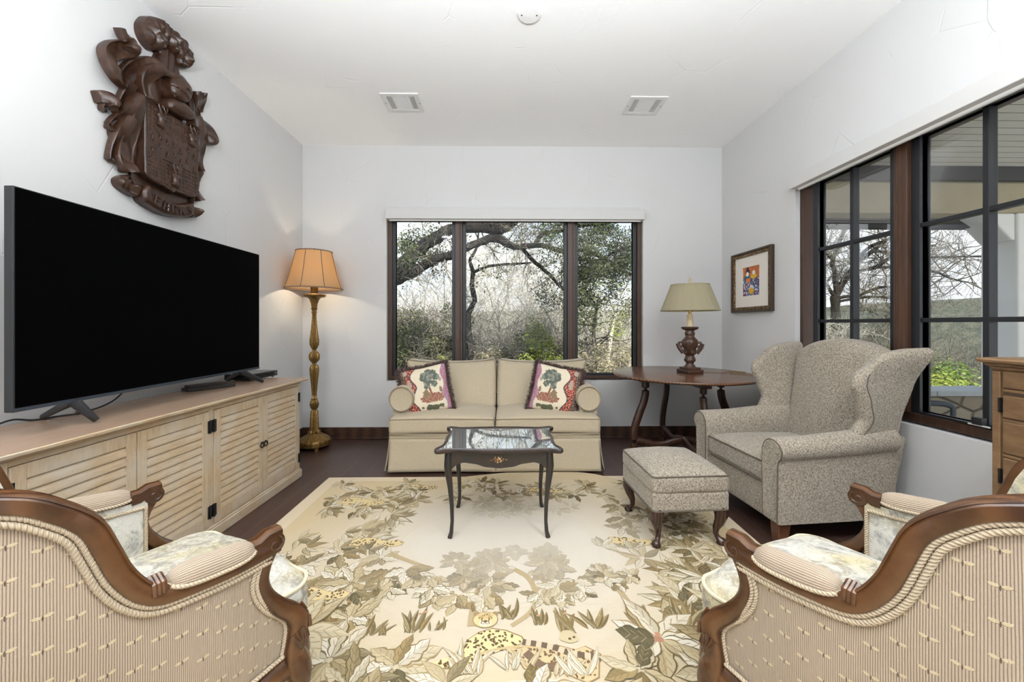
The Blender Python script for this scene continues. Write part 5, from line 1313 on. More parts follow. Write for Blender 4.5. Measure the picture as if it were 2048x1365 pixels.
RIB = {
'ul':[(-0.063,0.266,0.049),(-0.123,0.277,0.059),(-0.184,0.244,0.065),(-0.228,0.184,0.073),(-0.265,0.115,0.076),(-0.31,0.081,0.07),(-0.358,0.078,0.073),(-0.378,0.111,0.072),(-0.366,0.167,0.068),(-0.328,0.223,0.069),(-0.286,0.265,0.066),(-0.283,0.296,0.049),(-0.301,0.318,0.035),(-0.307,0.352,0.026)],
'ul2':[(-0.274,0.254,0.053),(-0.259,0.296,0.04),(-0.259,0.331,0.02)],
'll':[(-0.259,0.089,0.054),(-0.265,0.023,0.058),(-0.279,-0.042,0.055),(-0.319,-0.082,0.052),(-0.349,-0.068,0.056),(-0.383,-0.062,0.059),(-0.415,-0.073,0.042)],
'll2':[(-0.37,-0.064,0.042),(-0.374,-0.099,0.034),(-0.373,-0.125,0.019)],
'ml1':[(-0.223,0.048,0.036),(-0.246,-0.02,0.054),(-0.288,-0.104,0.053),(-0.332,-0.157,0.048),(-0.368,-0.2,0.034)],
'ml2':[(-0.228,-0.027,0.045),(-0.242,-0.141,0.072),(-0.265,-0.259,0.08),(-0.283,-0.346,0.071),(-0.265,-0.398,0.036)],
'ml3':[(-0.27,-0.103,0.045),(-0.301,-0.197,0.061),(-0.323,-0.285,0.052),(-0.349,-0.369,0.026)],
'mc':[(-0.069,0.267,0.044),(-0.128,0.253,0.057),(-0.172,0.192,0.065),(-0.180,0.125,0.064),(-0.165,0.065,0.055)],
'mr':[(-0.063,0.256,0.044),(0.022,0.276,0.061),(0.095,0.264,0.062),(0.147,0.211,0.058),(0.16,0.123,0.053),(0.147,0.054,0.042)],
'rr':[(0.173,0.305,0.027),(0.203,0.253,0.043),(0.23,0.199,0.049),(0.259,0.154,0.05),(0.302,0.109,0.068),(0.307,0.056,0.056),(0.299,0.017,0.028)],
'rr2':[(0.228,0.327,0.016),(0.249,0.279,0.039),(0.263,0.222,0.044)],
'mrl':[(0.18,0.145,0.038),(0.214,0.055,0.054),(0.242,-0.029,0.061),(0.242,-0.116,0.055),(0.259,-0.186,0.022)],
'mrl2':[(0.185,-0.082,0.032),(0.203,-0.18,0.054),(0.231,-0.244,0.049),(0.205,-0.331,0.032),(0.238,-0.395,0.016)],
'mrl3':[(0.190,-0.275,0.027),(0.192,-0.358,0.03),(0.195,-0.431,0.011)]}
def ribbon(keys, base, amp, curl, ph=0):
    """carved ribbon strips: hollow or rounded bands that rise and dip along their length"""
    b = MB()
    for k in keys:
        c_ = cr_spline(RIB[k], 14*len(RIB[k])); n = len(c_); rings = []
        for i, (y, z, w_) in enumerate(c_):
            q0, q1 = c_[max(0, i-1)], c_[min(n-1, i+1)]; dy, dz = q1[0]-q0[0], q1[1]-q0[1]; d = math.hypot(dy, dz)+1e-9; ny, nz = -dz/d, dy/d
            s_ = i/(n-1); bb = base+amp*math.sin(s_*len(RIB[k])*1.15+ph); cc = curl*math.sin(s_*len(RIB[k])*.9+ph+.6); tl = .012*math.cos(s_*len(RIB[k])*.8+ph)
            h_ = w_*(.62 if y < .17 else .78); top = []
            for t in (-1, -.86, -.6, -.3, 0, .3, .6, .86, 1):
                e_ = .004 if abs(t) in (.86,) else 0
                top.append((bb+cc*(1-t*t)+tl*t+e_-(.007 if abs(t) == 1 else 0), y+ny*h_*t, z+nz*h_*t))
            low = [(max(.004, p[0]-.030), p[1], p[2]) for p in (top[-1], top[0])]
            rings.append(top+low)
        b.loft(rings)
    return b.build('mantling', M_crest, root, smooth=45)
ribbon(['ul', 'ul2'], .062, .022, .030, .4); ribbon(['ll', 'll2'], .052, .018, .026, 2.2)
ribbon(['ml1'], .066, .012, .024, .3); ribbon(['ml3'], .050, .012, .024, 1.0); ribbon(['ml2'], .062, .014, .030, 1.8)
ribbon(['mc'], .082, .012, .026, .3); ribbon(['mr'], .078, .014, .026, .3)
ribbon(['rr', 'rr2'], .056, .020, .026, 1.2); ribbon(['mrl'], .058, .014, .024, .5); ribbon(['mrl2'], .048, .012, .022, 1.6); ribbon(['mrl3'], .042, .010, .018, .9)
def helmfn(x, y, d): return -.010*(abs(math.sin((y-.14+.25*(x+.0)**1)*75)) < .22)*(1 if y < .225 else 0)
piece('helmet', ['helm'], .09, .055, .07, .006, helmfn); piece('gorget', ['gorget'], .085, .045, .04, .008)
def shieldfn(x, y, d):
    if d < .010: return .004
    top = lerp(-.122, -.060, (x+.198)/.386); bot = lerp(-.255, -.245, (x+.198)/.386)
    if bot < y < top: return 0.001
    gx = abs(((x*42) % 1)-.5); gy = abs(((y*42) % 1)-.5)
    return -.0035*(gx < .16 or gy < .16)
piece('shield', ['shield'], .06, .012, .012, .0062, shieldfn, smooth=False)
SW = .074
b = MB()
for u, v in ((-.095, -.011), (.133, -.021), (.005, -.325)):            # antlered heads on the shield
    b.relief(sm([(u-.030, v+.012), (u-.012, v+.022), (u+.016, v+.020), (u+.034, v+.006), (u+.030, v-.010), (u+.014, v-.014), (u+.026, v-.05), (u+.004, v-.062), (u-.030, v-.052), (u-.016, v-.03), (u-.018, v-.008)], 2), SW-.006, .022, .018, xc, .005)
    for s_ in (-1, 1):
        b.tube([(SW+.008, u+s_*.006, v+.018), (SW+.012, u+s_*.022, v+.04), (SW+.012, u+s_*.030, v+.062), (SW+.008, u+s_*.022, v+.078)], [.006, .005, .0045, .003], 6)
        b.tube([(SW+.010, u+s_*.020, v+.04), (SW+.012, u+s_*.006, v+.056), (SW+.010, u+s_*.004, v+.07)], [.0045, .004, .003], 6)
        b.tube([(SW+.008, u+s_*.012, v+.014), (SW+.010, u+s_*.036, v+.020)], [.006, .003], 6)
b.build('stag_head', M_crest, root)
for u, v in ((-.152, -.150), (-.1, -.125), (-.051, -.138), (-.001, -.129), (-.152, -.222), (-.1, -.180), (-.001, -.189), (.046, -.148), (.101, -.119), (-.051, -.212), (.046, -.218), (.097, -.187), (.152, -.140), (.152, -.218)):
    b = MB(); b.tube([(SW, u, v+.016), (SW+.003, u, v)], [.002, .005], 6); b.tube([(SW+.003, u, v), (SW, u-.008, v-.018)], [.005, .0015], 6); b.tube([(SW+.003, u, v), (SW, u+.008, v-.018)], [.005, .0015], 6); b.tube([(SW+.003, u, v), (SW, u, v-.02)], [.004, .0015], 6)
    for du, dv in ((-.011, .010), (.011, .010), (0, .023)): b.tube([(SW-.001, u+du, v+dv), (SW+.003, u+du, v+dv)], [.0035, .002], 6)
    b.build('ermine_spot', M_crest, root)
piece('name_banner', ['ban'], .05, .03, .016, .007); piece('name_banner', ['ban_l'], .035, .022, .014, .008, fold); piece('name_banner', ['ban_r'], .035, .022, .014, .008, fold)
b = MB()
LET = {'P': [[(0, 0), (0, 1)], [(-.15, 1), (.45, 1)], [(.45, 1), (.62, .8), (.5, .55), (0, .5)]], 'A': [[(0, 0), (.08, .8), (.3, 1)], [(.3, 1), (.58, .8), (.6, 0)], [(.05, .45), (.6, .45)], [(-.05, 1), (.55, 1.03)]],
       'R': [[(0, 0), (0, 1)], [(-.12, 1), (.42, 1), (.58, .78), (.45, .55), (0, .5)], [(.2, .5), (.6, 0)]], 'K': [[(0, 0), (0, 1)], [(.6, 1), (.05, .5)], [(.1, .52), (.62, 0)]], 'S': [[(.6, .85), (.4, 1), (.1, .95), (.05, .7), (.5, .42), (.55, .15), (.3, 0), (0, .12)]]}
for ch, (u, v), rt in zip('PARKS', ((-.152, -.532), (-.092, -.548), (-.028, -.552), (.032, -.546), (.090, -.530)), (-.22, -.12, 0, .10, .22)):
    for st in LET[ch]:
        pts = [(u+(x*math.cos(rt)-y*math.sin(rt))*.052, v+(x*math.sin(rt)+y*math.cos(rt))*.048) for x, y in st]
        b.tube([(.0865, p[0], p[1]) for p in pts], .0046, 6)
b.build('lettering', M_crest, root)

# ================================================================ WING CHAIR and OTTOMAN
def tweed():
    n = NT('grey_tweed'); v = n.coord()
    a = n.noise(v, 260, 2, .7); bb = n.noise(n.coord('Object', (1, 1, 1), (.6, .7, .2)), 120, 3, .7); c = n.noise(v, 7, 3)
    k = n.math('ADD', n.math('MULTIPLY', a, .55), n.math('MULTIPLY', bb, .45))
    c_ = n.mix(n.ramp(k, ((.40, 0.), (.60, 1.))), (.095, .073, .051), (.47, .415, .335))
    c_ = n.mix(n.math('MULTIPLY', c, .22), c_, (.22, .19, .16))
    n.bump(k, .5, .004)
    return n.set(c_, .95, 0, .12, Sheen_Weight=.2)
M_tweed = tweed(); M_seam = plain('tweed_seam', (.10, .080, .060), .95)
M_cherry = wood('dark_cherry', (.055, .020, .011), (.13, .052, .027), .28, (4, 4, 1), fine=24, bump=.05)
M_maho = wood('dark_mahogany', (.018, .008, .006), (.055, .024, .015), .24, (4, 4, 1), fine=24, bump=.05)
WR = math.radians(95)
root = thing('wing_chair', 'grey tweed wing chair with flared wings beside the right window', 'armchair', (1.745, 2.445, 0), WR)
b = MB(); b.rbox(.70, .66, .20, .02, 8, xf=lambda p: (p.x, p.y+.0, p.z+.215)); b.build('seat_frame', M_tweed, root)
b = MB()
def cush(p):
    y = p.y; return (p.x*(1-.02*(y < 0)), y+.035, p.z+.375)
b.rbox(.53, .62, .13, .03, 12, (.035, 0), 0, cush, 4); b.build('seat_cushion', M_tweed, root)
b = MB()
for zz in (.427, .318): b.tube([(-.262, 0, zz), (-.262, .31, zz), (-.245, .342, zz), (0, .348, zz+.004), (.245, .342, zz), (.262, .31, zz), (.262, 0, zz)], .005, 6)
b.build('cushion_welt', M_seam, root)
for s_ in (-1, 1):
    sec = [(.268, .13), (.264, .30), (.262, .45), (.266, .52), (.282, .558), (.312, .580), (.350, .582), (.385, .566), (.404, .536), (.404, .505), (.392, .482), (.379, .462), (.376, .40), (.374, .25), (.372, .13)]
    sec = cr_spline(sec, 40)
    def ring(y, k=1, dz=0): return [(s_*(.325+(x-.325)*k), y, .36+(z-.36)*k+dz*max(0, (z-.3)/.28)) for x, z in sec]
    b = MB(); b.loft([ring(.352, .80), ring(.356, .93), ring(.348, .985), ring(.33, 1), ring(.15, 1, .004), ring(-.08, 1, .022), ring(-.22, .99, .04), ring(-.34, .97, .05)]); b.build('arm', M_tweed, root, smooth=70)
    b = MB(); b.tube([(s_*(.325+(x-.325)*.955), .353, .36+(z-.36)*.955) for x, z in sec], .004, 6); b.build('arm_welt', M_seam, root)
    # flared wing
    b = MB(); NU, NV = 14, 18
    def wing(u, v):
        # v: 0 at the arm, 1 at the top; u: 0 at the chair back, 1 at the front edge
        z0 = .545; ztop = interp([(0, 1.035), (.35, 1.03), (.7, 1.012), (.88, .985), (1, .935)], u)
        z = lerp(z0-.06*(1-u), ztop, v)
        yf = interp([(0, -.075), (.12, -.135), (.32, -.178), (.55, -.150), (.8, -.112), (.93, -.118), (1, -.150)], v); yb = lerp(-.33, -.475, v)
        y = lerp(yb, yf, u)
        x = .335+.022*math.sin(PI*v)*(u)+interp([(0, .0), (.35, -.005), (.7, .02), (1, .085)], v)*(1-u)**1.3+(.045*v**2*u)
        return (s_*x, y, z)
    def wring(v, th, dz=0, dy=0):
        h_ = th/2; out = []; us = [k/10 for k in range(11)]
        def off(u, o_):
            p = Vector(wing(u, v)); q = Vector(wing(min(1, u+.02), v))-Vector(wing(max(0, u-.02), v)); q.z = 0; q.normalize()
            n_ = Vector((q.y, -q.x, 0)); n_ = n_ if n_.x*s_ > 0 else -n_
            return p+n_*o_+Vector((0, -dy*u, dz)), q
        for u in us: out.append(off(u, h_)[0])
        p, q = off(1, 0); o_ = (off(1, h_)[0]-p)
        for k in range(1, 8): a = PI*k/8; out.append(p+o_*math.cos(a)+q*(math.sin(a)*h_*1.05))
        for u in us[::-1]: out.append(off(u, -h_)[0])
        return out
    rings = [wring(k/22, .074) for k in range(23)]
    rings += [wring(1, .062, .014, .006), wring(1, .040, .024, .014), wring(1, .014, .029, .022)]
    b.loft(rings); b.build('wing', M_tweed, root, smooth=80)
    b = MB(); b.tube([tuple(Vector(wing(.97, v/20))+Vector((s_*.0375, 0, 0))) for v in range(1, 20)], .003, 5); b.build('wing_seam', M_seam, root)
def backx(p):
    u = p.x/.31; v = (p.z+.40)/.80
    top = 1.098-.075*u*u-.03*u**4; z = lerp(.30, top, v); y = p.y+lerp(-.30, -.425, v)+.02*math.sin(PI*v)*(p.y > 0)*(1-u*u)
    return (p.x*lerp(.93, 1.03, v), y, z)
b = MB(); b.rbox(.62, .14, .80, .05, 14, xf=backx, nr=4); b.build('back', M_tweed, root, smooth=70)
b = MB(); b.rbox(.70, .10, .44, .03, 8, xf=lambda p: (p.x*lerp(.95, 1.0, (p.z+.22)/.44), p.y+lerp(-.32, -.405, (p.z+.22)/.44), p.z+.35)); b.build('outer_back', M_tweed, root)
for sx in (-1, 1):
    b = MB(); b.tube([(sx*.325, .295, .14), (sx*.327, .30, .09), (sx*.328, .302, .0)], [.050, .044, .034], 4, up=(1, 1, 0)); b.build('leg', M_cherry, root, smooth=0, bevel=.004)
    b = MB(); b.tube([(sx*.31, -.29, .14), (sx*.315, -.33, .0)], [.040, .028], 4, up=(1, 1, 0)); b.build('leg', M_cherry, root, smooth=0, bevel=.004)

root = thing('ottoman', 'grey tweed footstool on dark curved legs in front of the wing chair', 'ottoman', (.965, 2.285, RT), math.radians(3))
OW, OD = .425, .47
def oxf(p):
    return (p.x, p.y, p.z+.335)
b = MB(); b.rbox(OW, OD, .105, .028, 12, (.052, 0), .006, oxf, 4); b.build('cushion', M_tweed, root)
b = MB(); b.rbox(OW-.006, OD-.006, .105, .016, 10, xf=lambda p: (p.x, p.y, p.z+.243)); b.build('base', M_tweed, root)
b = MB()
def rr_loop(wx, wy, r, z, n=6):
    pts = []
    for (cx, cy, a0) in ((wx-r, wy-r, 0), (-wx+r, wy-r, PI/2), (-wx+r, -wy+r, PI), (wx-r, -wy+r, 3*PI/2)):
        for i in range(n+1): pts.append((cx+math.cos(a0+PI/2*i/n)*r, cy+math.sin(a0+PI/2*i/n)*r, z))
    return pts
for z in (.378, .197): b.tube(rr_loop(OW/2-.002, OD/2-.002, .026, z), .0042, 6, closed=True)
b.build('welt', M_seam, root)
QL = [(0, .205, .036), (.004, .185, .038), (.008, .155, .034), (.002, .12, .026), (-.010, .08, .018), (-.012, .05, .0135), (-.004, .028, .0135), (.006, .018, .022), (.008, .010, .026), (.008, .0, .022)]
for sx in (-1, 1):
    for sy in (-1, 1):
        b = MB(); b.tube([(sx*(.172+d), sy*(.195+d), z) for d, z, r in QL], [r for *_, r in QL], 12, up=(1, 0, 0)); b.build('leg', M_maho, root, smooth=70)

# ================================================================ CHEST at the right edge
M_pine = wood('honey_brown_wood', (.115, .062, .028), (.185, .108, .052), .42, (2, 2, 6), fine=18, bump=.06)
root = thing('chest_of_drawers', 'tall honey-brown wooden chest with panelled front beside the right window', 'chest', (2.02, 1.07, 0))
b = MB(); b.box(-.235, .235, -.335, .335, .05, 1.035); b.build('carcass', M_pine, root, smooth=0, bevel=.003)
b = MB(); rings = []
for k, z in ((-.004, 1.020), (.004, 1.028), (.006, 1.036), (.014, 1.040), (.016, 1.048), (.027, 1.052), (.030, 1.060), (.026, 1.066), (.010, 1.069)): rings.append([(-.24-k, -.34-k, z), (.236, -.34-k, z), (.236, .34+k, z), (-.24-k, .34+k, z)])
b.loft(rings); b.build('top', M_pine, root, smooth=0)
b = MB(); b.box(-.25, .235, -.348, .348, 0, .07); b.build('plinth', M_pine, root, smooth=0, bevel=.004)
for s_ in (-1, 1):
    b = MB(); b.box(-.243, -.22, s_*.329-.012, s_*.329+.012, .07, 1.02); b.build('post', M_pine, root, smooth=0, bevel=.003)
b = MB(); b.box(-.238, -.234, -.312, .312, .08, 1.02); door = b.build('door', plain('groove_brown', (.05, .028, .014), .6), root, smooth=0)
for z0, z1 in ((.962, 1.022), (.856, .936), (.730, .842), (.598, .713), (.44, .58), (.27, .42), (.09, .25)):
    b = MB(); b.box(-.246, -.236, -.309, .309, z0, z1); b.build('drawer_panel', M_pine, door, smooth=0, bevel=.004)
    b = MB(); b.box(-.241, -.235, -.311, .311, z0-.013, z0-.003); b.build('rail', M_pine, door, smooth=0)
for z in (.90, .645):
    b = MB(); b.box(-.250, -.240, .312, .318, z-.026, z+.026); b.build('hinge', M_iron2, door, smooth=0)
# ================================================================ BERGERE ARMCHAIRS (foreground)
def rib_mat(name, motif=True, pitch=.0036):
    n = NT(name); uv = n.n('UVMap'); s_ = n.sep(uv.outputs[0]); u, v = s_[0], s_[1]
    ru = n.math('FRACT', n.math('MULTIPLY', u, 1/pitch)); rv = n.math('FRACT', n.math('MULTIPLY', v, 1/.0030))
    prof = n.math('SINE', n.math('MULTIPLY', ru, PI)); cross = n.math('SINE', n.math('MULTIPLY', rv, PI))
    ridge = n.ramp(prof, ((.25, 0.), (.75, 1.)))
    c_ = n.mix(ridge, (.115, .085, .066), (.385, .31, .23))
    c_ = n.mix(n.math('MULTIPLY', n.math('SUBTRACT', 1.0, cross), .38), c_, (.22, .165, .125))
    c_ = n.mix(n.math('MULTIPLY', n.noise(n.coord(), 6, 3), .25), c_, (.50, .40, .29))
    h = n.math('ADD', n.math('MULTIPLY', prof, .7), n.math('MULTIPLY', cross, .2))
    if motif:
        cw, chh, sh = .037, .055, .0205
        iu = n.math('FLOOR', n.math('MULTIPLY', u, 1/cw)); fu = n.math('MULTIPLY', n.math('SUBTRACT', n.math('FRACT', n.math('MULTIPLY', u, 1/cw)), .5), cw)
        vv = n.math('ADD', v, n.math('MULTIPLY', iu, sh)); fv = n.math('MULTIPLY', n.math('SUBTRACT', n.math('FRACT', n.math('MULTIPLY', vv, 1/chh)), .5), chh)
        fv2 = n.math('SUBTRACT', fv, n.math('MULTIPLY', fu, .0)); au = n.math('ABSOLUTE', fu)
        dx = n.math('DIVIDE', n.math('SUBTRACT', au, .0066), .0062); dy = n.math('DIVIDE', n.math('SUBTRACT', fv2, n.math('MULTIPLY', au, .12)), .0034)
        d = n.math('ADD', n.math('MULTIPLY', dx, dx), n.math('MULTIPLY', dy, dy)); bow = n.ramp(d, ((.6, 1.), (1., 0.)))
        kx = n.math('DIVIDE', fu, .0013); ky = n.math('DIVIDE', n.math('ADD', fv2, .002), .0052)
        kd = n.math('ADD', n.math('MULTIPLY', kx, kx), n.math('MULTIPLY', ky, ky)); knot = n.ramp(kd, ((.5, 1.), (1., 0.)))
        c_ = n.mix(bow, c_, (.47, .385, .25)); c_ = n.mix(knot, c_, (.10, .07, .05))
        h = n.math('ADD', h, n.math('MULTIPLY', bow, 1.2))
    n.bump(h, .55, .0022)
    return n.set(c_, .9, 0, .15, Sheen_Weight=.1)
M_rib = rib_mat('ribbed_chair_fabric'); M_ribpad = rib_mat('ribbed_pad_fabric', False, .0042)
def toile():
    n = NT('toile_fabric'); v = n.coord()
    a = n.noise(v, 11, 8, .72, 1.2); bb = n.noise(v, 34, 6, .75, .8); big = n.noise(v, 4.5, 3)
    fig = n.math('MULTIPLY', n.ramp(a, ((.45, 0.), (.54, 1.))), n.ramp(bb, ((.40, .25), (.58, 1.))))
    line = n.ramp(n.math('ABSOLUTE', n.math('SUBTRACT', n.noise(v, 26, 7, .7, 1.5), .5)), ((.0, 1.), (.035, 0.)))
    fig = n.math('MAXIMUM', n.math('MULTIPLY', fig, .85), n.math('MULTIPLY', line, n.ramp(big, ((.38, .1), (.56, .8)))))
    base = n.mix(n.ramp(n.noise(v, 6, 3), ((.46, 0.), (.62, 1.))), (.56, .545, .49), (.54, .48, .31))
    col2 = n.mix(n.ramp(n.noise(v, 9, 2), ((.45, 0.), (.6, 1.))), (.17, .165, .16), (.22, .18, .11))
    n.bump(n.noise(v, 300, 2), .1, .001)
    return n.set(n.mix(fig, base, col2), .8, 0, .25)
M_toile = toile()
M_carve = wood('bergere_walnut', (.040, .015, .005), (.095, .040, .014), .27, (3, 3, 3), fine=9, bump=.03, dist=1.5)
M_rope = colmat('twisted_cord', .9, spec=.1)
def rope(b, pts, r, pitch=.022, c1=(.46, .38, .275), c2=(.24, .185, .13)):
    L_ = [Vector(p) for p in pts]; tot = sum((L_[i+1]-L_[i]).length for i in range(len(L_)-1)); n = max(8, int(tot/.0042)); acc = [0]
    for i in range(len(L_)-1): acc.append(acc[-1]+(L_[i+1]-L_[i]).length)
    out = []; k = 0
    for i in range(n):
        d = tot*i/(n-1)
        while k < len(L_)-2 and acc[k+1] < d: k += 1
        out.append(L_[k].lerp(L_[k+1], (d-acc[k])/max(1e-9, acc[k+1]-acc[k])))
    tw = 2*PI/pitch*(tot/(n-1)); f0 = len(b.f)
    b.tube(out, r, 12, lobes=3, twist=tw, cap=True)
    j = 0
    for i in range(f0, len(b.f)):
        q = (i-f0) % 12; b.c[i] = c1 if (q % 4) in (1, 2, 3) else c2
def plan(s_):
    """half plan of the frame: arc position from the arm front (0) to the middle of the back"""
    return PLAN[min(len(PLAN)-1, max(0, s_))]
HP = cr_spline([(.314, .190), (.322, .08), (.326, -.04), (.322, -.15), (.300, -.245), (.245, -.315), (.16, -.352), (.07, -.366), (0, -.370)], 161)
acc = [0]
for i in range(160): acc.append(acc[-1]+math.hypot(HP[i+1][0]-HP[i][0], HP[i+1][1]-HP[i][1]))
HL = acc[-1]
def at_s(s_):
    s_ = max(0, min(HL, s_)); i = 0; lo, hi = 0, 159
    while lo < hi:
        m = (lo+hi)//2
        if acc[m+1] < s_: lo = m+1
        else: hi = m
    t = (s_-acc[lo])/max(1e-9, acc[lo+1]-acc[lo]); a, b_ = HP[lo], HP[lo+1]
    x, y = lerp(a[0], b_[0], t), lerp(a[1], b_[1], t); dx, dy = b_[0]-a[0], b_[1]-a[1]; d = math.hypot(dx, dy)
    return x, y, dx/d, dy/d          # position and tangent (towards the back)
ZCT = cr_spline([(0, .620), (.04, .620), (.12, .623), (.205, .634), (.24, .642), (.261, .655), (.283, .680), (.305, .720), (.323, .772), (.342, .822), (.378, .862), (.425, .894), (.52, .918), (.62, .930), (.70, .936), (HL, .940)], 260)
def zc(s_):
    s_ = max(0, min(HL, s_))
    for a, b_ in zip(ZCT, ZCT[1:]):
        if s_ <= b_[0]: return lerp(a[1], b_[1], (s_-a[0])/max(1e-9, b_[0]-a[0]))
    return ZCT[-1][1]
RAILH = lambda s_: interp([(0, .036), (.2, .034), (.30, .036), (.40, .032), (.6, .032), (HL, .034)], s_)
def zhalf(s_):
    m = (zc(s_+.006)-zc(s_-.006))/.012
    return RAILH(s_)/2*math.sqrt(1+m*m)
def under(s_, d):
    """(arc, height) of the point a distance d below the rail's lower edge, square to the rail"""
    m = (zc(s_+.008)-zc(s_-.008))/.016 if .008 < s_ < HL-.008 else 0; k = math.sqrt(1+m*m); q = RAILH(s_)/2+d
    return s_+m/k*q, zc(s_)-q/k
def ztop(s_): return zc(s_)+zhalf(s_)
def zbot(s_): return zc(s_)-zhalf(s_)
POST = cr_spline([(.185, .645), (.178, .615), (.160, .580), (.152, .545), (.162, .505), (.190, .460), (.222, .425), (.238, .395), (.236, .36), (.228, .325), (.228, .30)], 40)   # (y, z) of the arm support
def ypost(z):
    for (y0, z0), (y1, z1) in zip(POST, POST[1:]):
        if z1 <= z <= z0: return lerp(y1, y0, (z-z1)/max(1e-9, z0-z1))
    return POST[0][0] if z > POST[0][1] else POST[-1][0]
def surf(sgn, s_, z, off):
    """point on the outside skin at arc s_, height z, moved outward by off"""
    if s_ < 0: x, y, tx, ty = at_s(0); y = y-s_
    else: x, y, tx, ty = at_s(s_)
    fl = -.035*max(0, (.62-z)/.32)**1.2*min(1, max(0, (s_-.15)/.3))     # the back leans out towards the top
    nx, ny = -ty, tx
    if nx*x+ny*(y+.05) < 0: nx, ny = -nx, -ny
    return Vector((sgn*(x+nx*(off+fl)), y+ny*(off+fl), z))
def bergere_parts(root):
    # ---- top rail, one continuous moulded member with both arms
    rings = []; NS = 150
    for i in range(-NS, NS+1):
        sg = 1 if i >= 0 else -1; s_ = HL*(1-abs(i)/NS); h_ = RAILH(s_)
        p = surf(sg, s_, zc(s_), 0)
        s2, s1 = min(HL, s_+.004), max(0, s_-.004)
        t = (surf(sg, s2, zc(s2), 0)-surf(sg, s1, zc(s1), 0)).normalized()*(-sg)
        x, y, tx, ty = at_s(s_); nn = Vector((sg*-ty, tx, 0)); 
        if nn.dot(Vector((p.x, p.y+.05, 0))) < 0: nn = -nn
        nn = (nn-t*nn.dot(t)).normalized(); bb = t.cross(nn).normalized()
        if bb.z < 0: bb = -bb
        hh = h_/2; prof = [(.018, -hh), (.0195, -hh+.004), (.0195, hh*.45), (.0175, hh*.55), (.0165, hh*.66), (.0185, hh*.74), (.0175, hh*.9), (.012, hh*.99), (.007, hh*.93), (.004, hh*.97), (-.006, hh), (-.015, hh*.85), (-.017, hh*.4), (-.016, -hh*.8), (-.012, -hh)]
        rings.append([p+nn*a+bb*c_ for a, c_ in prof])
    b = MB(); b.loft(rings); b.build('top_rail', M_carve, root, smooth=50)
    # ---- outer upholstery panel
    b = MB(); zb = .315; UVu = 0
    NA, NV = 150, 36
    def pt(a, v):
        sg = 1 if a >= 0 else -1; q = 1-abs(a)              # q 0 at the front, 1 at the middle of the back
        su, zt = under(q*HL, -.008); su = min(HL, su); z = lerp(zb, zt, v)
        s0 = .190-ypost(z)+.012                               # front edge follows the post
        s_ = lerp(s0+(HL-s0)*q, max(su, s0), v**1.5)
        bulge = .010*math.sin(PI*v)*min(1, q*6)
        return sg, s_, z, .004+bulge
    def fn(u, v): sg, s_, z, o_ = pt(2*u-1, v); return surf(sg, s_, z, o_)
    def uvf(u, v): sg, s_, z, o_ = pt(2*u-1, v); return (sg*(HL-s_)+2, z)
    b.grid(fn, NA, NV, uvf); b.build('outside_panel', M_rib, root, smooth=180)
    # cord round the panel (double along the top)
    b = MB()
    for dz, off in ((-.004, .011), (-.0155, .0115)):
        pts = []
        for i in range(0, 221):
            a = -1+2*i/220; sg = 1 if a >= 0 else -1; s_ = (1-abs(a))*(HL-.022)+.022
            u_, z_ = under(s_, -dz); pts.append(surf(sg, min(HL, u_), z_, off))
        rope(b, pts, .0066)
    for sg in (-1, 1):
        pts = [surf(sg, .190-ypost(z)+.020, z, .009) for z in [lerp(.318, .588, i/30) for i in range(31)]]; rope(b, pts, .0060)
        pts = [surf(sg, .190-ypost(z)+.030, z, .009) for z in [lerp(.318, .580, i/30) for i in range(31)]]; rope(b, pts, .0055)
    pts = [surf(1 if i >= 60 else -1, (1-abs(i/60-1))*(HL+.045)-.045, .320, .011) for i in range(121)]; rope(b, pts, .0062)
    b.build('cord_trim', M_rope, root, smooth=180)
    # ---- inside back and arm lining
    b = MB()
    def fin(u, v):
        a = 2*u-1; sg = 1 if a >= 0 else -1; s_ = .03+(1-abs(a))*(HL-.03); z = lerp(.30, zc(s_), v)
        return surf(sg, s_, z, -.020-.022*math.sin(PI*v)*min(1, (1-abs(a))*5))
    b.grid(fin, 100, 14); b.build('inside_lining', M_toile, root, smooth=180)
    for sg in (-1, 1):
        b = MB(); rope(b, [surf(sg, s_, zbot(s_)-.004, -.024) for s_ in [lerp(.035, .33, i/24) for i in range(25)]], .0055)
        rope(b, [surf(sg, .036, z, -.026) for z in [lerp(.44, .60, i/10) for i in range(11)]], .0055); b.build('inner_cord', M_rope, root, smooth=180)
    # ---- arm supports with volute ends and carved knees
    for sg in (-1, 1):
        x0 = at_s(0)[0]; b = MB(); rings = []
        for i, (y, z) in enumerate(POST):
            y1, z1 = POST[min(39, i+1)]; y2, z2 = POST[max(0, i-1)]; ty, tz_ = y1-y2, z1-z2; d = math.hypot(ty, tz_); ny, nz = -tz_/d, ty/d
            wd = interp([(0, .017), (8, .015), (14, .016), (24, .023), (30, .027), (39, .024)], i); hx = interp([(0, .017), (12, .016), (28, .024), (39, .026)], i); xo = interp([(0, 0), (14, .002), (28, .012), (39, .010)], i)
            ring = []
            for (px_, pn) in ((1, -.6), (1, .5), (.6, .9), (.25, .8), (0, 1), (-.4, .8), (-1, .6), (-1, -.6), (-.6, -1), (.6, -1)): ring.append((sg*(x0+xo+px_*hx), y+ny*pn*wd, z+nz*pn*wd))
            rings.append(ring)
        b.loft(rings); sup = b.build('arm_support', M_carve, root, smooth=60)
        b = MB()
        b.loft([[(sg*(x0+k*.0185*e), .176+math.cos(2*PI*j/20)*.026*f_, .627+math.sin(2*PI*j/20)*.026*f_) for j in range(20)] for k, e, f_ in ((-1, 1.1, .8), (-1, 1, 1), (1, 1, 1), (1, 1.1, .8))])
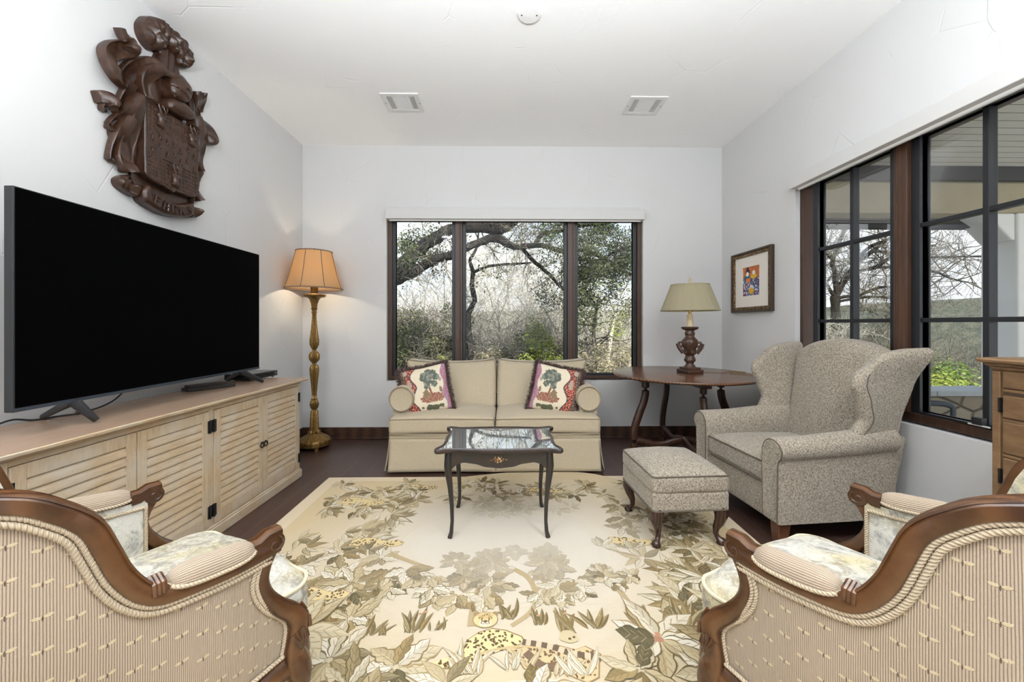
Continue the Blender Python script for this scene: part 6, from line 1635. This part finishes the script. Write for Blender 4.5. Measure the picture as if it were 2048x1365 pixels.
        b.loft([[(sg*(x0+k*.020), .120+w_*.06, .634+q*.018+(.01 if w_ > .5 else 0)) for k, q in ((-1, -1), (-1, .7), (-.5, 1.1), (.5, 1.1), (1, .7), (1, -1))] for w_ in (0, .35, .7, 1, 1.25)])
        for side in (-1, 1):
            b.tube([(sg*(x0+side*.0205), .176+math.cos(.6+t*.62)*(.004+.0016*t)*1.0, .627+math.sin(.6+t*.62)*(.004+.0016*t)) for t in range(12)], .0034, 6)
        b.build('scroll', M_carve, sup, smooth=50)
        b = MB(); rnd = random.Random(7)
        for k in range(5): b.tube([(sg*(x0+.036-abs(k-2)*.003), .232+(k-2)*.009, .385-abs(k-2)*.006), (sg*(x0+.040), .236+(k-2)*.006, .355), (sg*(x0+.035), .238, .325)], [.0055, .007, .003], 6)
        for k in range(4): b.tube([(sg*(x0+.010+k*.006), .252+.004*k, .43-k*.012), (sg*(x0+.014+k*.006), .262, .405-k*.012)], [.004, .006], 6)
        b.build('carved_leaf', M_carve, sup)
        # upholstered arm pad
        b = MB(); P_ = [lerp(.058, .235, i/26) for i in range(27)]
        def pad(u, v):
            s_ = lerp(.058, .238, u); e = math.sqrt(max(0, 1-abs(2*u-1)**4)); a = PI*(v*1.16-.08); w_ = .029*e+.001
            base = surf(sg, s_, ztop(s_)-.004, 0); x, y, tx, ty = at_s(s_); nn = Vector((sg*-ty, tx, 0)); nn = nn if nn.x*sg > 0 else -nn
            return base+nn*math.cos(a)*w_+Vector((0, 0, math.sin(a)*.036*e))
        b.grid(pad, 26, 14, lambda u, v: (v*.10, u*.18)); b.build('arm_pad', M_ribpad, root, smooth=180)
        b = MB()
        loop = [pad(u, 0) for u in [i/24 for i in range(25)]]+[pad(u, 1) for u in [1-i/24 for i in range(25)]]
        rope(b, [p+Vector((0, 0, .004)) for p in loop+loop[:1]], .0052); b.build('pad_cord', M_rope, root, smooth=180)
        # little carved block behind the pad
        b = MB(); q = surf(sg, .252, ztop(.252)+.006, 0)
        for k in (-1, 0, 1): b.tube([q+Vector((-sg*.016, k*.007, -.004)), q+Vector((0, k*.007, .006)), q+Vector((sg*.018, k*.007, -.004)), q+Vector((sg*.021, k*.007, -.024))], .0055, 6)
        b.build('arm_block', M_carve, root)
    # ---- seat rail, cushion and legs
    b = MB(); prof = [(.0, .255), (.022, .262), (.028, .285), (.024, .302), (.014, .312), (-.02, .312)]
    path = []
    for i in range(-60, 61): sg = 1 if i >= 0 else -1; s_ = HL*(1-abs(i)/60)-.03; p = surf(sg, s_, .29, 0); path.append((p.x, p.y))
    fr = cr_spline([(path[-1][0], path[-1][1]), (.30, .262), (.2, .305), (0, .325), (-.2, .305), (-.30, .262), (path[0][0], path[0][1])], 40)
    path = path+fr[1:-1]; n = len(path)
    rings = []
    for i in range(n):
        p0 = path[i-1]; p1 = path[(i+1) % n]; dx, dy = p1[0]-p0[0], p1[1]-p0[1]; d = math.hypot(dx, dy)+1e-9; nx, ny = dy/d, -dx/d
        if nx*path[i][0]+ny*path[i][1] < 0: nx, ny = -nx, -ny
        rings.append([(path[i][0]+nx*o_, path[i][1]+ny*o_, z) for o_, z in prof])
    b.loft(rings, cap=False, closev=True); b.build('seat_rail', M_carve, root, smooth=50)
    b = MB()
    def cu(p):
        y = p.y; x = p.x*interp([(-.35, .72), (-.2, .95), (.0, 1.0), (.35, 1.02)], y)
        bow = .055*(1-(x/.31)**2) if y > 0 else 0
        return (x, y+bow*max(0, min(1, (y-.05)/.25)), p.z+.392)
    b.rbox(.575, .60, .150, .045, 14, (.045, 0), .012, cu, 5); b.build('seat_cushion', M_toile, root)
    b = MB()
    for zz in (.058, -.058):
        q = [cu(Vector((x, y, zz))) for x, y, _ in rr_loop(.2875, .30, .05, 0, 5)]
        b.tube([(x*1.002, y*1.002, z) for x, y, z in q], .0052, 6, closed=True)
    b.build('cushion_welt', plain('cream_welt', (.66, .58, .40), .85), root)
    for sg in (-1, 1):
        b = MB(); b.tube(cr_spline([(sg*.318, .225, .315), (sg*.328, .245, .25), (sg*.318, .240, .17), (sg*.305, .225, .09), (sg*.312, .240, .03), (sg*.318, .250, 0)], 16), [.030, .033, .034, .031, .028, .024, .021, .019, .017, .0155, .0145, .014, .015, .018, .020, .018], 10); b.build('leg', M_carve, root)
        b = MB(); b.tube(cr_spline([(sg*.20, -.31, .30), (sg*.205, -.325, .17), (sg*.225, -.375, 0)], 10), [.028, .026, .024, .022, .021, .020, .019, .018, .017, .017], 10); b.build('leg', M_carve, root)
BA = math.radians(27.6)
ch = thing('bergere_armchair', 'carved walnut armchair with ribbed fabric back at the left, facing the sofa', 'armchair', (-.958, .995, RT), -BA, 'pair of carved armchairs in the foreground')
bergere_parts(ch)
fx, fy = -math.sin(math.radians(26.4)), math.cos(math.radians(26.4))
dup(ch, (.8555-fx*.18, 1.11-fy*.18, RT), math.radians(26.4), 'carved walnut armchair with ribbed fabric back at the right, below the wing chair')
